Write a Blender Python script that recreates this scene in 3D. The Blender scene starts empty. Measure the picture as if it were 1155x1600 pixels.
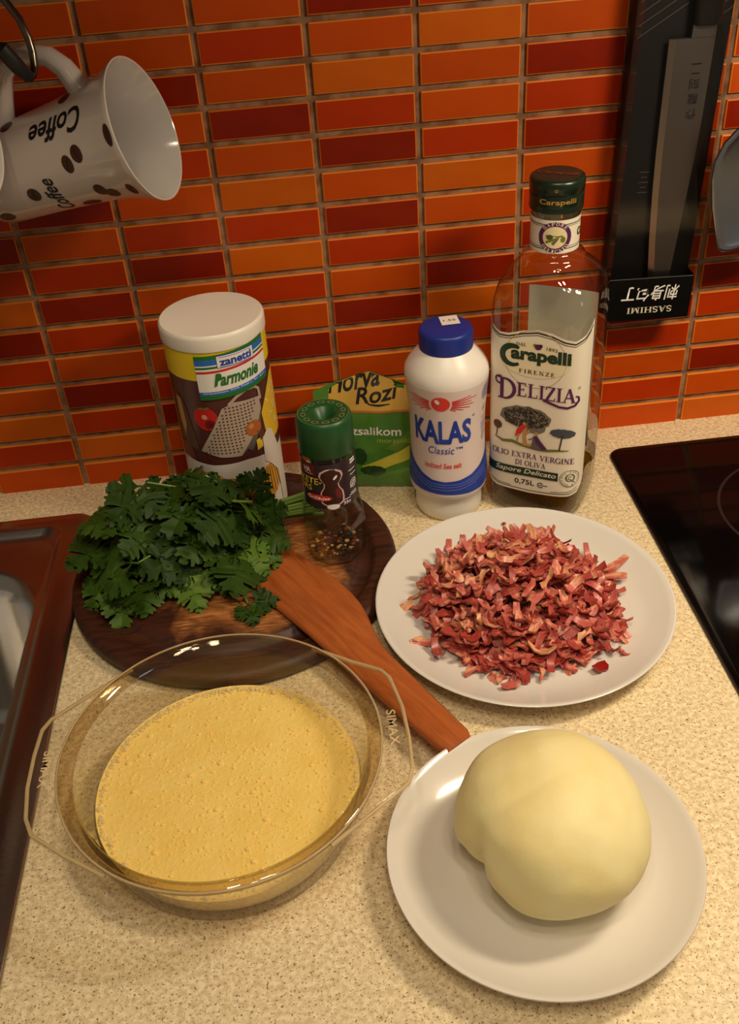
import bpy, bmesh, math, random
from mathutils import Vector, Matrix, noise

# ------------------------------------------------------------------ camera, world, lights, exposure
U = 0.085                      # one working unit = one wall-tile pitch, in metres
scene = bpy.context.scene
COL = scene.collection
R3 = ((0.992782, -0.10301745, -0.06141087), (-0.11064136, -0.58908021, -0.80046424), (0.04628586, 0.80148107, -0.59622623))
cam = bpy.data.cameras.new('camera')
cam.sensor_fit = 'VERTICAL'; cam.sensor_height = 24.0; cam.lens = 1556.18 / 1600 * 24.0
cam.clip_start = 0.01
camo = bpy.data.objects.new('camera', cam); COL.objects.link(camo)
m = Matrix(((R3[0][0], -R3[1][0], -R3[2][0]), (R3[0][1], -R3[1][1], -R3[2][1]), (R3[0][2], -R3[1][2], -R3[2][2]))).to_4x4()
m.translation = Vector((3.67994, -9.76602, 6.42150)) * U
camo.matrix_world = m
scene.camera = camo
cam.dof.use_dof = False

world = bpy.data.worlds.new('room_light'); scene.world = world; world.use_nodes = True
bg = world.node_tree.nodes['Background']
bg.inputs[0].default_value = (1.0, 0.82, 0.60, 1); bg.inputs[1].default_value = 0.14

def lamp(name, kind, loc, energy, color, size, target=None, **kw):
    l = bpy.data.lights.new(name, kind); l.energy = energy; l.color = color
    if kind == 'AREA': l.shape = 'DISK'; l.size = size * U
    else: l.shadow_soft_size = size * U
    for k, v in kw.items(): setattr(l, k, v)
    o = bpy.data.objects.new(name, l); COL.objects.link(o); o.location = Vector(loc) * U
    if target is not None:
        o.rotation_euler = (Vector(target) - Vector(loc)).to_track_quat('-Z', 'Y').to_euler()
    return o
WARM = (1.0, 0.82, 0.57)
# ceiling lamp with five bulbs behind the photographer
for i in range(5):
    a = i * 2 * math.pi / 5
    lamp('ceiling_bulb', 'POINT', (4.0 + 2.6 * math.cos(a), -11.0 + 2.6 * math.sin(a), 17.0 + 0.1 * i), 8.2, WARM, 0.6)
# cooker hood lamp above the hob
for hx in (8.6, 9.4, 10.2): lamp('hood_lamp', 'AREA', (hx, -4.9, 7.4), 1.3, WARM, 1.0, (hx - 1.0, -4.6, 0))
# cool daylight from a window at the side of the kitchen
lamp('window_light', 'AREA', (17.0, -16.0, 9.0), 0.9, (0.62, 0.75, 1.0), 4.0, (5, -2, 2))
vs = scene.view_settings
vs.view_transform = 'Standard'; vs.look = 'None'; vs.gamma = 1.0; vs.exposure = -0.11; vs.use_curve_mapping = False
scene.cycles.max_bounces = 10; scene.cycles.transparent_max_bounces = 24; scene.cycles.transmission_bounces = 10
scene.cycles.caustics_reflective = False; scene.cycles.caustics_refractive = True
scene.cycles.sample_clamp_indirect = 4.0

# ------------------------------------------------------------------ helpers
rnd = random.Random(7)
def lin(c): return c / 12.92 if c <= 0.04045 else ((c + 0.055) / 1.055) ** 2.4
def sr(r, g, b): return (lin(r / 255), lin(g / 255), lin(b / 255), 1.0)

def mat(name, col, rough=0.5, metal=0.0, spec=0.5, col2=None, cscale=8.0, cdist=0.0, lo=0.4, hi=0.6, bump=0.0, bscale=60.0, coat=0.0, randv=0.0, sss=0.0, aniso=None):
    """principled material; col2 = second colour mixed in by noise, randv = per-object brightness spread"""
    M = bpy.data.materials.new(name); M.use_nodes = True
    nt = M.node_tree; N = nt.nodes; L = nt.links; p = N['Principled BSDF']
    p.inputs['Roughness'].default_value = rough; p.inputs['Metallic'].default_value = metal
    p.inputs['Specular IOR Level'].default_value = spec; p.inputs['Coat Weight'].default_value = coat
    p.inputs['Coat Roughness'].default_value = 0.08
    if sss: p.inputs['Subsurface Weight'].default_value = sss; p.inputs['Subsurface Radius'].default_value = (0.006, 0.004, 0.002)
    p.inputs['Base Color'].default_value = col
    tc = N.new('ShaderNodeTexCoord'); src = None
    if col2 is not None:
        mp = N.new('ShaderNodeMapping'); L.new(tc.outputs['Object'], mp.inputs[0])
        if aniso: mp.inputs['Scale'].default_value = aniso
        nz = N.new('ShaderNodeTexNoise'); nz.inputs['Scale'].default_value = cscale / U; nz.inputs['Detail'].default_value = 5; nz.inputs['Distortion'].default_value = cdist
        L.new(mp.outputs[0], nz.inputs['Vector'])
        cr = N.new('ShaderNodeValToRGB'); cr.color_ramp.elements[0].position = lo; cr.color_ramp.elements[1].position = hi
        cr.color_ramp.elements[0].color = col; cr.color_ramp.elements[1].color = col2
        L.new(nz.outputs[0], cr.inputs[0]); L.new(cr.outputs[0], p.inputs['Base Color']); src = cr.outputs[0]
    if randv:
        oi = N.new('ShaderNodeObjectInfo'); mr = N.new('ShaderNodeMapRange'); mr.inputs[3].default_value = 1 - randv; mr.inputs[4].default_value = 1 + randv
        L.new(oi.outputs['Random'], mr.inputs[0])
        hs = N.new('ShaderNodeHueSaturation'); L.new(mr.outputs[0], hs.inputs['Value'])
        if src: L.new(src, hs.inputs['Color'])
        else: hs.inputs['Color'].default_value = col
        L.new(hs.outputs[0], p.inputs['Base Color'])
    if bump:
        nb = N.new('ShaderNodeTexNoise'); nb.inputs['Scale'].default_value = bscale / U; nb.inputs['Detail'].default_value = 4
        L.new(tc.outputs['Object'], nb.inputs['Vector'])
        bp = N.new('ShaderNodeBump'); bp.inputs['Strength'].default_value = bump; bp.inputs['Distance'].default_value = 0.02 * U
        L.new(nb.outputs[0], bp.inputs['Height']); L.new(bp.outputs[0], p.inputs['Normal'])
    return M

def thin_glass(name, tint, ior=1.5, rough=0.02, edge=0.0, start=0.45):
    """clear wall of glass or film: tinted see-through, Fresnel mirror on top"""
    M = bpy.data.materials.new(name); M.use_nodes = True
    nt = M.node_tree; N = nt.nodes; L = nt.links; N.remove(N['Principled BSDF']); out = N['Material Output']
    tr = N.new('ShaderNodeBsdfTransparent'); gl = N.new('ShaderNodeBsdfGlossy'); gl.inputs['Roughness'].default_value = rough
    tr.inputs[0].default_value = tint
    if edge:
        lw = N.new('ShaderNodeLayerWeight'); lw.inputs[0].default_value = 0.35
        cr = N.new('ShaderNodeValToRGB'); cr.color_ramp.elements[0].position = start; cr.color_ramp.elements[1].position = 1.0
        cr.color_ramp.elements[0].color = tint; e = 1 - edge; cr.color_ramp.elements[1].color = (tint[0] * e, tint[1] * e, tint[2] * e * 0.9, 1)
        L.new(lw.outputs['Facing'], cr.inputs[0]); L.new(cr.outputs[0], tr.inputs[0])
    fr = N.new('ShaderNodeFresnel'); ge = N.new('ShaderNodeNewGeometry'); mr = N.new('ShaderNodeMapRange')   # the wall is thin: same mirror from both sides
    mr.inputs[3].default_value = ior; mr.inputs[4].default_value = 1 / ior; L.new(ge.outputs['Backfacing'], mr.inputs[0]); L.new(mr.outputs[0], fr.inputs[0])
    mx = N.new('ShaderNodeMixShader'); L.new(fr.outputs[0], mx.inputs[0]); L.new(tr.outputs[0], mx.inputs[1]); L.new(gl.outputs[0], mx.inputs[2])
    L.new(mx.outputs[0], out.inputs[0])
    return M

class MB:
    """collects geometry in working units; build() links it as ONE mesh object"""
    def __init__(s): s.v = []; s.f = []; s.m = []
    def add(s, vs_, fs, mi=0):
        o = len(s.v); s.v += [tuple(v) for v in vs_]; s.f += [tuple(i + o for i in f) for f in fs]; s.m += [mi] * len(fs); return s
    def loft(s, loops, cap0=False, cap1=False, mi=0, closed=True):
        n = len(loops[0]); v = [p for l in loops for p in l]; f = []
        for k in range(len(loops) - 1):
            for i in range(n if closed else n - 1):
                j = (i + 1) % n; f.append((k * n + i, k * n + j, (k + 1) * n + j, (k + 1) * n + i))
        if cap0: f.append(tuple(range(n - 1, -1, -1)))
        if cap1: f.append(tuple((len(loops) - 1) * n + i for i in range(n)))
        return s.add(v, f, mi)
    def lathe(s, prof, n=56, mi=0, c=(0, 0)):
        loops = [[(c[0] + max(r, 1e-4) * math.sin(2 * math.pi * i / n), c[1] - max(r, 1e-4) * math.cos(2 * math.pi * i / n), z) for i in range(n)] for r, z in prof]
        return s.loft(loops, mi=mi)
    def tube(s, pts, rad, n=10, mi=0, flat=1.0):
        pts = [Vector(p) for p in pts]; rads = rad if isinstance(rad, (list, tuple)) else [rad] * len(pts)
        t0 = (pts[1] - pts[0]).normalized(); up = Vector((0, 0, 1)) if abs(t0.z) < 0.9 else Vector((1, 0, 0)); loops = []
        for i, p in enumerate(pts):
            t = (pts[min(i + 1, len(pts) - 1)] - pts[max(i - 1, 0)]).normalized()
            a = (up - t * up.dot(t)).normalized(); b = t.cross(a); up = a
            loops.append([p + (a * math.cos(2 * math.pi * k / n) * flat + b * math.sin(2 * math.pi * k / n)) * rads[i] for k in range(n)])
        return s.loft(loops, True, True, mi)
    def box(s, x0, x1, y0, y1, z0, z1, mi=0):
        v = [(x, y, z) for x in (x0, x1) for y in (y0, y1) for z in (z0, z1)]
        return s.add(v, [(0, 1, 3, 2), (4, 6, 7, 5), (0, 4, 5, 1), (2, 3, 7, 6), (0, 2, 6, 4), (1, 5, 7, 3)], mi)
    def ball(s, c, r, n=8, k=5, mi=0, sc=(1, 1, 1), zmin=-1):
        loops = []
        for j in range(k + 1):
            t = math.pi * j / k; z = -math.cos(t)
            if z < zmin: z = zmin
            q = math.sin(max(t, 0.02)) if 0 < j < k else 0.02
            loops.append([(c[0] + r * sc[0] * q * math.cos(2 * math.pi * i / n), c[1] + r * sc[1] * q * math.sin(2 * math.pi * i / n), c[2] + r * sc[2] * z) for i in range(n)])
        return s.loft(loops, True, True, mi)
    def mesh(s, name, mats, sharp=40, smooth=True):
        me = bpy.data.meshes.new(name)
        me.from_pydata([(x * U, y * U, z * U) for x, y, z in s.v], [], s.f)
        for M in (mats if isinstance(mats, (list, tuple)) else [mats]): me.materials.append(M)
        me.polygons.foreach_set('material_index', s.m)
        bm = bmesh.new(); bm.from_mesh(me); bmesh.ops.recalc_face_normals(bm, faces=bm.faces); bm.to_mesh(me); bm.free()
        if smooth:
            me.polygons.foreach_set('use_smooth', [True] * len(me.polygons)); me.set_sharp_from_angle(angle=math.radians(sharp))
        me.update(); return me
    def build(s, name, mats, parent=None, loc=(0, 0, 0), rot=(0, 0, 0), sharp=40, smooth=True, **props):
        return link(name, s.mesh(name, mats, sharp, smooth), parent, loc, rot, **props)

def link(name, data, parent=None, loc=(0, 0, 0), rot=(0, 0, 0), **props):
    o = bpy.data.objects.new(name, data); COL.objects.link(o); o.parent = parent
    o.location = Vector(loc) * U; o.rotation_euler = rot
    for k, v in props.items(): o[k] = v
    return o
def thing(name, label, cat, loc=(0, 0, 0), rot=(0, 0, 0), group=None):
    o = link(name, None, None, loc, rot, label=label, category=cat); o.empty_display_size = 0.02
    if group: o['group'] = group
    return o
def copy_tree(o, parent=None):
    c = o.copy(); COL.objects.link(c); c.parent = parent
    for ch in [x for x in bpy.data.objects if x.parent == o]: copy_tree(ch, c)
    return c

# ---- flat print: 2-D shapes (verts, faces) laid on a surface by a map fn(x, y, h) -> point
def rect(x0, y0, x1, y1): return ([(x0, y0), (x1, y0), (x1, y1), (x0, y1)], [(0, 1, 2, 3)])
def poly(pts): return (list(pts), [tuple(range(len(pts)))])
def ell(cx, cy, rx, ry=None, n=20, a=0.0):
    ry = rx if ry is None else ry; ca, sa = math.cos(a), math.sin(a); P = []
    for i in range(n):
        x, y = rx * math.cos(2 * math.pi * i / n), ry * math.sin(2 * math.pi * i / n); P.append((cx + x * ca - y * sa, cy + x * sa + y * ca))
    return poly(P)
def ring(cx, cy, r0, r1, n=28, a0=0, a1=360):
    v = []; f = []
    for i in range(n + 1):
        a = math.radians(a0 + (a1 - a0) * i / n)
        for r in (r0, r1): v.append((cx + r * math.cos(a), cy + r * math.sin(a)))
    for i in range(n): f.append((2 * i, 2 * i + 1, 2 * i + 3, 2 * i + 2))
    return (v, f)
def stroke(pts, w, pen=None):
    """ribbon along a polyline; pen=(thin, thick) gives broad-nib widths"""
    v = []; f = []; n = len(pts)
    for i, p in enumerate(pts):
        a = pts[max(i - 1, 0)]; b = pts[min(i + 1, n - 1)]; dx, dy = b[0] - a[0], b[1] - a[1]; l = math.hypot(dx, dy) or 1
        ww = w if not isinstance(w, (list, tuple)) else w[i]
        if pen: ww = pen[0] + (pen[1] - pen[0]) * abs(dy) / l
        v += [(p[0] - dy / l * ww / 2, p[1] + dx / l * ww / 2), (p[0] + dy / l * ww / 2, p[1] - dx / l * ww / 2)]
    for i in range(n - 1): f.append((2 * i, 2 * i + 1, 2 * i + 3, 2 * i + 2))
    return (v, f)
def join(shapes):
    V = []; F = []
    for v, f in shapes: o = len(V); V += v; F += [tuple(i + o for i in q) for q in f]
    return (V, F)
def xf(shape, fn): return ([fn(x, y) for x, y in shape[0]], shape[1])
def fit(shape, x0, y0, x1, y1, slope=0.0):
    xs = [p[0] for p in shape[0]]; ys = [p[1] for p in shape[0]]; a, b, c, d = min(xs), max(xs), min(ys), max(ys)
    def g(x, y):
        t = (x - a) / (b - a); return (x0 + (x1 - x0) * t, y0 + (y1 - y0) * (y - c) / (d - c) + slope * t * (x1 - x0))
    return xf(shape, g)
_tc = {}
def glyphs(body, bold=0.0, shear=0.0):
    key = (body, bold, shear)
    if key not in _tc:
        c = bpy.data.curves.new('lettering', 'FONT'); c.body = body; c.size = 1; c.offset = bold; c.shear = shear; c.resolution_u = 3; c.fill_mode = 'FRONT'
        o = bpy.data.objects.new('lettering', c); COL.objects.link(o)
        dg = bpy.context.evaluated_depsgraph_get(); me = bpy.data.meshes.new_from_object(o.evaluated_get(dg))
        _tc[key] = ([(v.co.x, v.co.y) for v in me.vertices], [tuple(p.vertices) for p in me.polygons])
        bpy.data.objects.remove(o); bpy.data.curves.remove(c); bpy.data.meshes.remove(me)
    return _tc[key]
def text(body, x0, y0, x1, y1, bold=0.0, shear=0.0, slope=0.0): return fit(glyphs(body, bold, shear), x0, y0, x1, y1, slope)
def arc(cx, cy, rx, ry, a0, a1, n=12): return [(cx + rx * math.cos(math.radians(a0 + (a1 - a0) * i / n)), cy + ry * math.sin(math.radians(a0 + (a1 - a0) * i / n))) for i in range(n + 1)]
def serif_glyph(ch):
    t, T, W = 0.07, 0.17, 0.36
    stem = lambda x, y0=0, y1=1: [rect(x - T / 2, y0, x + T / 2, y1)]
    sf = lambda x, y, w=W: [rect(x - w / 2, y - (0.05 if y > 0.5 else 0), x + w / 2, y + (0 if y > 0.5 else 0.05))]
    hb = lambda x0, x1, y: [rect(x0, y - t / 2, x1, y + t / 2)]
    pen = (t, T)
    if ch == 'I': return 0.42, stem(.21) + sf(.21, 0) + sf(.21, 1)
    if ch == 'L': return 0.72, stem(.2) + sf(.2, 1) + hb(.02, .66, .035) + [rect(.6, 0, .66, .25)]
    if ch == 'E': return 0.74, stem(.2) + hb(.02, .66, .035) + hb(.02, .62, .965) + hb(.2, .5, .52) + [rect(.6, 0, .66, .25), rect(.56, .78, .62, 1), rect(.46, .42, .51, .62)]
    if ch == 'F': return 0.7, stem(.2) + sf(.2, 0) + hb(.02, .62, .965) + hb(.2, .5, .5) + [rect(.56, .76, .62, 1), rect(.46, .4, .51, .6)]
    if ch == 'D': return 0.88, stem(.2) + [stroke(arc(.3, .5, .48, .465, -90, 90), 0, pen)] + hb(.02, .32, .035) + hb(.02, .32, .965)
    if ch == 'Z': return 0.72, hb(.06, .66, .965) + hb(.04, .68, .035) + [stroke([(.12, .03), (.6, .97)], .17), rect(.06, .76, .12, 1), rect(.62, 0, .68, .25)]
    if ch == 'A': return 0.86, [stroke([(.12, 0), (.42, 1)], .07), stroke([(.41, 1), (.7, 0)], .17)] + hb(.22, .6, .34) + sf(.12, 0, .28) + sf(.72, 0, .32)
    if ch == 'V': return 0.86, [stroke([(.14, 1), (.42, 0)], .17), stroke([(.43, 0), (.73, 1)], .07)] + sf(.14, 1, .32) + sf(.73, 1, .26)
    if ch == 'N': return 0.92, [rect(.15, 0, .22, 1), rect(.7, 0, .77, 1), stroke([(.18, 1), (.74, 0)], .16)] + sf(.18, 0, .3) + sf(.14, 1, .26) + sf(.74, 1, .3)
    if ch == 'M': return 1.06, [rect(.14, 0, .21, 1), rect(.76, 0, .93, 1), stroke([(.2, 1), (.5, .05)], .16), stroke([(.5, .05), (.82, 1)], .07)] + sf(.17, 0, .28) + sf(.84, 0, .34) + sf(.16, 1, .22) + sf(.86, 1, .28)
    if ch == 'H': return 0.94, stem(.2) + stem(.74) + hb(.2, .74, .5) + sf(.2, 0) + sf(.2, 1) + sf(.74, 0) + sf(.74, 1)
    if ch == 'O': return 0.9, [stroke(arc(.45, .5, .38, .465, 0, 360, 24), 0, pen)]
    if ch == 'G': return 0.9, [stroke(arc(.46, .5, .38, .465, 50, 330, 18), 0, pen), rect(.66, .02, .8, .42)] + hb(.56, .9, .42) + [rect(.72, .7, .78, .95)]
    if ch == 'C': return 0.84, [stroke(arc(.46, .5, .38, .465, 48, 312, 18), 0, pen), rect(.7, .7, .76, .98)]
    if ch == 'Q': return 0.9, [stroke(arc(.45, .5, .38, .465, 0, 360, 24), 0, pen), stroke([(.45, .25), (.85, -.12)], .12)]
    if ch == 'P': return 0.74, stem(.2) + sf(.2, 0) + hb(.02, .34, .965) + [stroke(arc(.34, .73, .3, .235, -90, 90), 0, pen)]
    if ch == 'R': return 0.86, stem(.2) + sf(.2, 0) + hb(.02, .34, .965) + [stroke(arc(.34, .74, .28, .225, -90, 90), 0, pen), stroke([(.36, .52), (.76, .02)], .15)] + sf(.78, 0, .16)
    if ch == 'T': return 0.8, stem(.4) + sf(.4, 0) + hb(.06, .74, .965) + [rect(.06, .72, .12, 1), rect(.68, .72, .74, 1)]
    if ch == 'X': return 0.86, [stroke([(.14, 1), (.7, 0)], .17), stroke([(.14, 0), (.7, 1)], .07)] + sf(.14, 0, .26) + sf(.7, 0, .3) + sf(.14, 1, .3) + sf(.7, 1, .26)
    if ch == 'S': return 0.66, [stroke(arc(.33, .74, .22, .225, 30, 250, 12) + arc(.33, .27, .24, .235, 70, -150, 12), .13), rect(.5, .72, .56, .96), rect(.08, .04, .14, .3)]
    g = glyphs(ch, 0.01); return 0.6, [xf(g, lambda x, y: (x * 1.3 + .05, y * 1.35))]
def serif(body, x0, y0, x1, y1, slope=0.0, sp=0.02):
    X = 0; S = []
    for ch in body:
        if ch == ' ': X += 0.45; continue
        w, sh = serif_glyph(ch); S.append(xf(join(sh), lambda x, y, X=X: (x + X, y))); X += w + sp
    return fit(join(S), x0, y0, x1, y1, slope)
def on_circle(shape_fn, body, cx, cy, r, a_mid, h, w, flip=False):
    """letters one by one along a circle"""
    S = []; n = len(body)
    for i, ch in enumerate(body):
        if ch == ' ': continue
        g = shape_fn(ch, -w / 2 * 0.8, 0, w / 2 * 0.8, h); th = math.radians(a_mid) + (1 if flip else -1) * (i - (n - 1) / 2) * w / r
        def q(x, y, th=th):
            if flip: rr = r - y; px, py = rr * math.cos(th) - x * math.sin(th), rr * math.sin(th) + x * math.cos(th)
            else: rr = r + y; px, py = rr * math.cos(th) + x * math.sin(th), rr * math.sin(th) - x * math.cos(th)
            return (cx + px, cy + py)
        S.append(xf(g, q))
    return join(S)
def decal(name, layers, fn, parent, cut=(None, None), base=0.004, step=0.0025, loc=(0, 0, 0), thick=0.0, **props):
    """layers = [(shape, material, level)] -> one mesh, cut finely enough to follow the surface fn"""
    mats = []; V = []; F = []; MI = []
    for sh, M, lev in layers:
        if M not in mats: mats.append(M)
        bm = bmesh.new(); vv = [bm.verts.new((x, y, 0)) for x, y in sh[0]]
        for f in sh[1]:
            try: bm.faces.new([vv[i] for i in f])
            except ValueError: pass
        bmesh.ops.triangulate(bm, faces=[f for f in bm.faces if len(f.verts) > 4])
        for ax in (0, 1):
            st = cut[ax]
            if not st: continue
            lo = min(v.co[ax] for v in bm.verts); hi = max(v.co[ax] for v in bm.verts); k = math.floor(lo / st) + 1
            while k * st < hi:
                no = (1, 0, 0) if ax == 0 else (0, 1, 0)
                bmesh.ops.bisect_plane(bm, geom=bm.verts[:] + bm.edges[:] + bm.faces[:], plane_co=Vector(no) * (k * st), plane_no=no, dist=1e-6); k += 1
        bm.verts.index_update(); o = len(V); h = base + lev * step
        V += [Vector(fn(v.co.x, v.co.y, h)) for v in bm.verts]
        for f in bm.faces: F.append([v.index + o for v in f.verts]); MI.append(mats.index(M))
        bm.free()
    me = bpy.data.meshes.new(name); me.from_pydata([v * U for v in V], [], F)
    for M in mats: me.materials.append(M)
    me.polygons.foreach_set('material_index', MI); me.polygons.foreach_set('use_smooth', [True] * len(F)); me.update()
    return link(name, me, parent, loc, **props)

def lerp_tab(tab, z):
    if z <= tab[0][0]: return tab[0][1]
    for (a, b), (c, d) in zip(tab, tab[1:]):
        if z <= c: return b + (d - b) * (z - a) / (c - a)
    return tab[-1][1]
def cyl_fn(r_of_z, r0=None):
    def fn(s, z, h):
        r = r_of_z(z) if callable(r_of_z) else r_of_z; ph = s / (r0 or r)
        return ((r + h) * math.sin(ph), -(r + h) * math.cos(ph), z)
    return fn
def rrect(x0, x1, y0, y1, r, z, n=8):
    P = []
    for cx, cy, a in ((x1 - r, y1 - r, 0), (x0 + r, y1 - r, 90), (x0 + r, y0 + r, 180), (x1 - r, y0 + r, 270)):
        for i in range(n + 1):
            t = math.radians(a + 90 * i / n); P.append((cx + r * math.cos(t), cy + r * math.sin(t), z))
    return P

# common print inks
INK = {k: mat('ink_' + k, c, 0.45) for k, c in dict(
    black=sr(22, 20, 20), darkgreen=sr(16, 52, 30), green=sr(30, 110, 40), purple=sr(84, 28, 84), olive=sr(110, 115, 40), blue=sr(30, 60, 160),
    midblue=sr(40, 105, 190), red=sr(205, 40, 35), white=sr(235, 230, 225), cream=sr(232, 220, 196), gold=sr(190, 150, 70), grey=sr(95, 88, 84),
    brown=sr(90, 52, 34), tan=sr(190, 140, 80), darkred=sr(105, 25, 25), yellow=sr(232, 196, 60), skyblue=sr(110, 120, 200), maroon=sr(88, 48, 42), lime=sr(170, 190, 60)).items()}

# ------------------------------------------------------------------ the setting: tiled wall, worktop, hob, sink
def worktop_material():
    M = bpy.data.materials.new('speckled_laminate'); M.use_nodes = True; nt = M.node_tree; N = nt.nodes; L = nt.links; p = N['Principled BSDF']
    p.inputs['Roughness'].default_value = 0.42
    tc = N.new('ShaderNodeTexCoord')
    def nz(scale, detail, lo, hi, c0, c1):
        n = N.new('ShaderNodeTexNoise'); n.inputs['Scale'].default_value = scale / U; n.inputs['Detail'].default_value = detail
        L.new(tc.outputs['Object'], n.inputs['Vector']); r = N.new('ShaderNodeValToRGB')
        r.color_ramp.elements[0].position = lo; r.color_ramp.elements[1].position = hi; r.color_ramp.elements[0].color = c0; r.color_ramp.elements[1].color = c1
        L.new(n.outputs[0], r.inputs[0]); return r
    k0, k1 = (0, 0, 0, 1), (1, 1, 1, 1)
    a = nz(24, 3, 0.36, 0.64, sr(212, 190, 148), sr(242, 225, 188))
    b = nz(44, 2, 0.61, 0.68, k0, k1); c = nz(26, 2, 0.66, 0.72, k0, k1); d = nz(70, 1, 0.66, 0.7, k0, k1)
    prev = a.outputs[0]
    for r, col, f in ((b, sr(120, 84, 52), 0.85), (c, sr(250, 238, 214), 0.7), (d, sr(84, 56, 36), 0.9)):
        mx = N.new('ShaderNodeMix'); mx.data_type = 'RGBA'; mu = N.new('ShaderNodeMath'); mu.operation = 'MULTIPLY'; mu.inputs[1].default_value = f
        L.new(r.outputs[0], mu.inputs[0]); L.new(mu.outputs[0], mx.inputs[0]); L.new(prev, mx.inputs[6]); mx.inputs[7].default_value = col; prev = mx.outputs[2]
    L.new(prev, p.inputs['Base Color'])
    return M

GROUT = mat('grout', sr(160, 122, 92), 0.9, col2=sr(122, 84, 58), cscale=5, lo=0.42, hi=0.62, bump=0.3, bscale=30)
TILE = {k: mat('tile_' + k, c, 0.36, spec=0.22, col2=c2, cscale=2.2, lo=0.35, hi=0.7, randv=0.06) for k, c, c2 in (
    ('L', sr(207, 98, 15), sr(199, 87, 11)), ('M', sr(198, 77, 8), sr(189, 68, 6)), ('R', sr(186, 54, 2), sr(177, 47, 2)), ('D', sr(143, 32, 1), sr(128, 25, 1)))}
GLAZE = {'L': mat('glaze_edge_light', sr(226, 130, 40), 0.45, spec=.2), 'D': mat('glaze_edge_dark', sr(214, 108, 28), 0.45, spec=.2)}
PX, PZ, Z1 = 1.0, 0.33583, 0.31085
wall = MB().box(-6.0, 16.0, 0.03, 0.5, -0.5, 12.2).build('wall_back', GROUT, kind='structure')
MB().box(-6, 16, -22, 0.5, -10.7, -10.5).build('floor', mat('floor_tiles', sr(150, 130, 108), .5), kind='structure', smooth=False)
PAT = {0: 'MRLMRDLRDRMDMRDML', 1: 'MLRDMRDRMDRMDRMLR', 2: 'DMDRMRMDRMRMDMMLR', 3: 'RDMRDMRLRLMDMRMRL', 4: 'MRMMRDMRDMDRLMDML',
       5: 'LMDMRLDRMLRMMLRMD', 6: 'RMLRMRMDRMDRDMMRL', 7: 'MRMRDMRLMDRMRLDMR', 8: 'LMDMRDRMLRDMRMLDR'}
tile_me = {}
def tile_mesh(k, h):
    key = (k, round(h, 3))
    if key not in tile_me:
        a, b, e = 0.47, h / 2, 0.011; mb = MB()
        o = [(-a, .045, -b), (a, .045, -b), (a, .045, b), (-a, .045, b)]; o2 = [(x, .006, z) for x, y, z in o]
        f = [((a - e) * (1 if x > 0 else -1), 0, (b - e) * (1 if z > 0 else -1)) for x, y, z in o]
        mb.add(o + o2, [(0, 1, 5, 4), (1, 2, 6, 5), (2, 3, 7, 6), (3, 0, 4, 7)], 1); mb.add(o2 + f, [(0, 1, 5, 4), (1, 2, 6, 5), (2, 3, 7, 6), (3, 0, 4, 7)], 1)
        mb.add(f, [(0, 1, 2, 3)], 0); tile_me[key] = mb.mesh('tile', [TILE[k], GLAZE['D' if k == 'D' else 'L']], smooth=False)
    return tile_me[key]
for c in range(-2, 11):
    for r in range(0, 17):
        k = PAT[c][r] if c in PAT else 'LMRDMRMLRD'[(c * 7 + r * 3 + (r * r) % 5) % 10]
        z0 = Z1 + (r - 1) * PZ + 0.03; z1 = Z1 + r * PZ - 0.03
        if r == 0: z0 = -0.01
        if z1 > 6.0: continue
        link('tile', tile_mesh(k, z1 - z0), wall, (c + 0.5, 0, (z0 + z1) / 2))

COUNTER = worktop_material()
mb = MB()
mb.box(-6, 16, -0.72, 0.05, -0.45, 0); mb.box(1.02, 16, -7.6, -0.72, -0.45, 0); mb.box(-6, 1.02, -7.6, -6.5, -0.45, 0); mb.box(-6, -5.3, -6.5, -0.72, -0.45, 0)
mb.build('kitchen_worktop', COUNTER, smooth=False, label='speckled beige laminate kitchen worktop running along the tiled wall', category='worktop')

BLACKGLASS = mat('black_ceramic_glass', sr(7, 6, 6), 0.09, spec=0.2)
HOBEDGE = mat('hob_edge', sr(52, 44, 38), 0.3, 0.6)
RINGINK = mat('hob_ring_print', sr(34, 31, 30), 0.25)
hob = thing('ceramic_hob', 'black glass ceramic hob set into the worktop beside the white plates', 'hob', (7.0, -0.5, 0))
MB().loft([rrect(.03, 7.2, -5.9, -.03, .14, .052), rrect(.0, 7.23, -5.93, 0, .16, .038), rrect(.0, 7.23, -5.93, 0, .16, 0)], True).build('glass_surface', BLACKGLASS, hob)
MB().loft([rrect(-.02, 7.25, -5.95, .02, .18, 0.001), rrect(-.02, 7.25, -5.95, .02, .18, .022), rrect(.02, 7.21, -5.91, -.02, .15, .03)]).build('edge_trim', HOBEDGE, hob)
for (x, y, r) in ((1.55, -3.95, 1.2), (1.7, -1.5, .95), (5.2, -3.95, .95), (5.2, -1.5, 1.2)):
    decal('cooking_zone', [(ring(x, y, r - .03, r, 64), RINGINK, 0)], lambda a, b, h: (a, b, .0525 + h * .2), hob)

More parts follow.
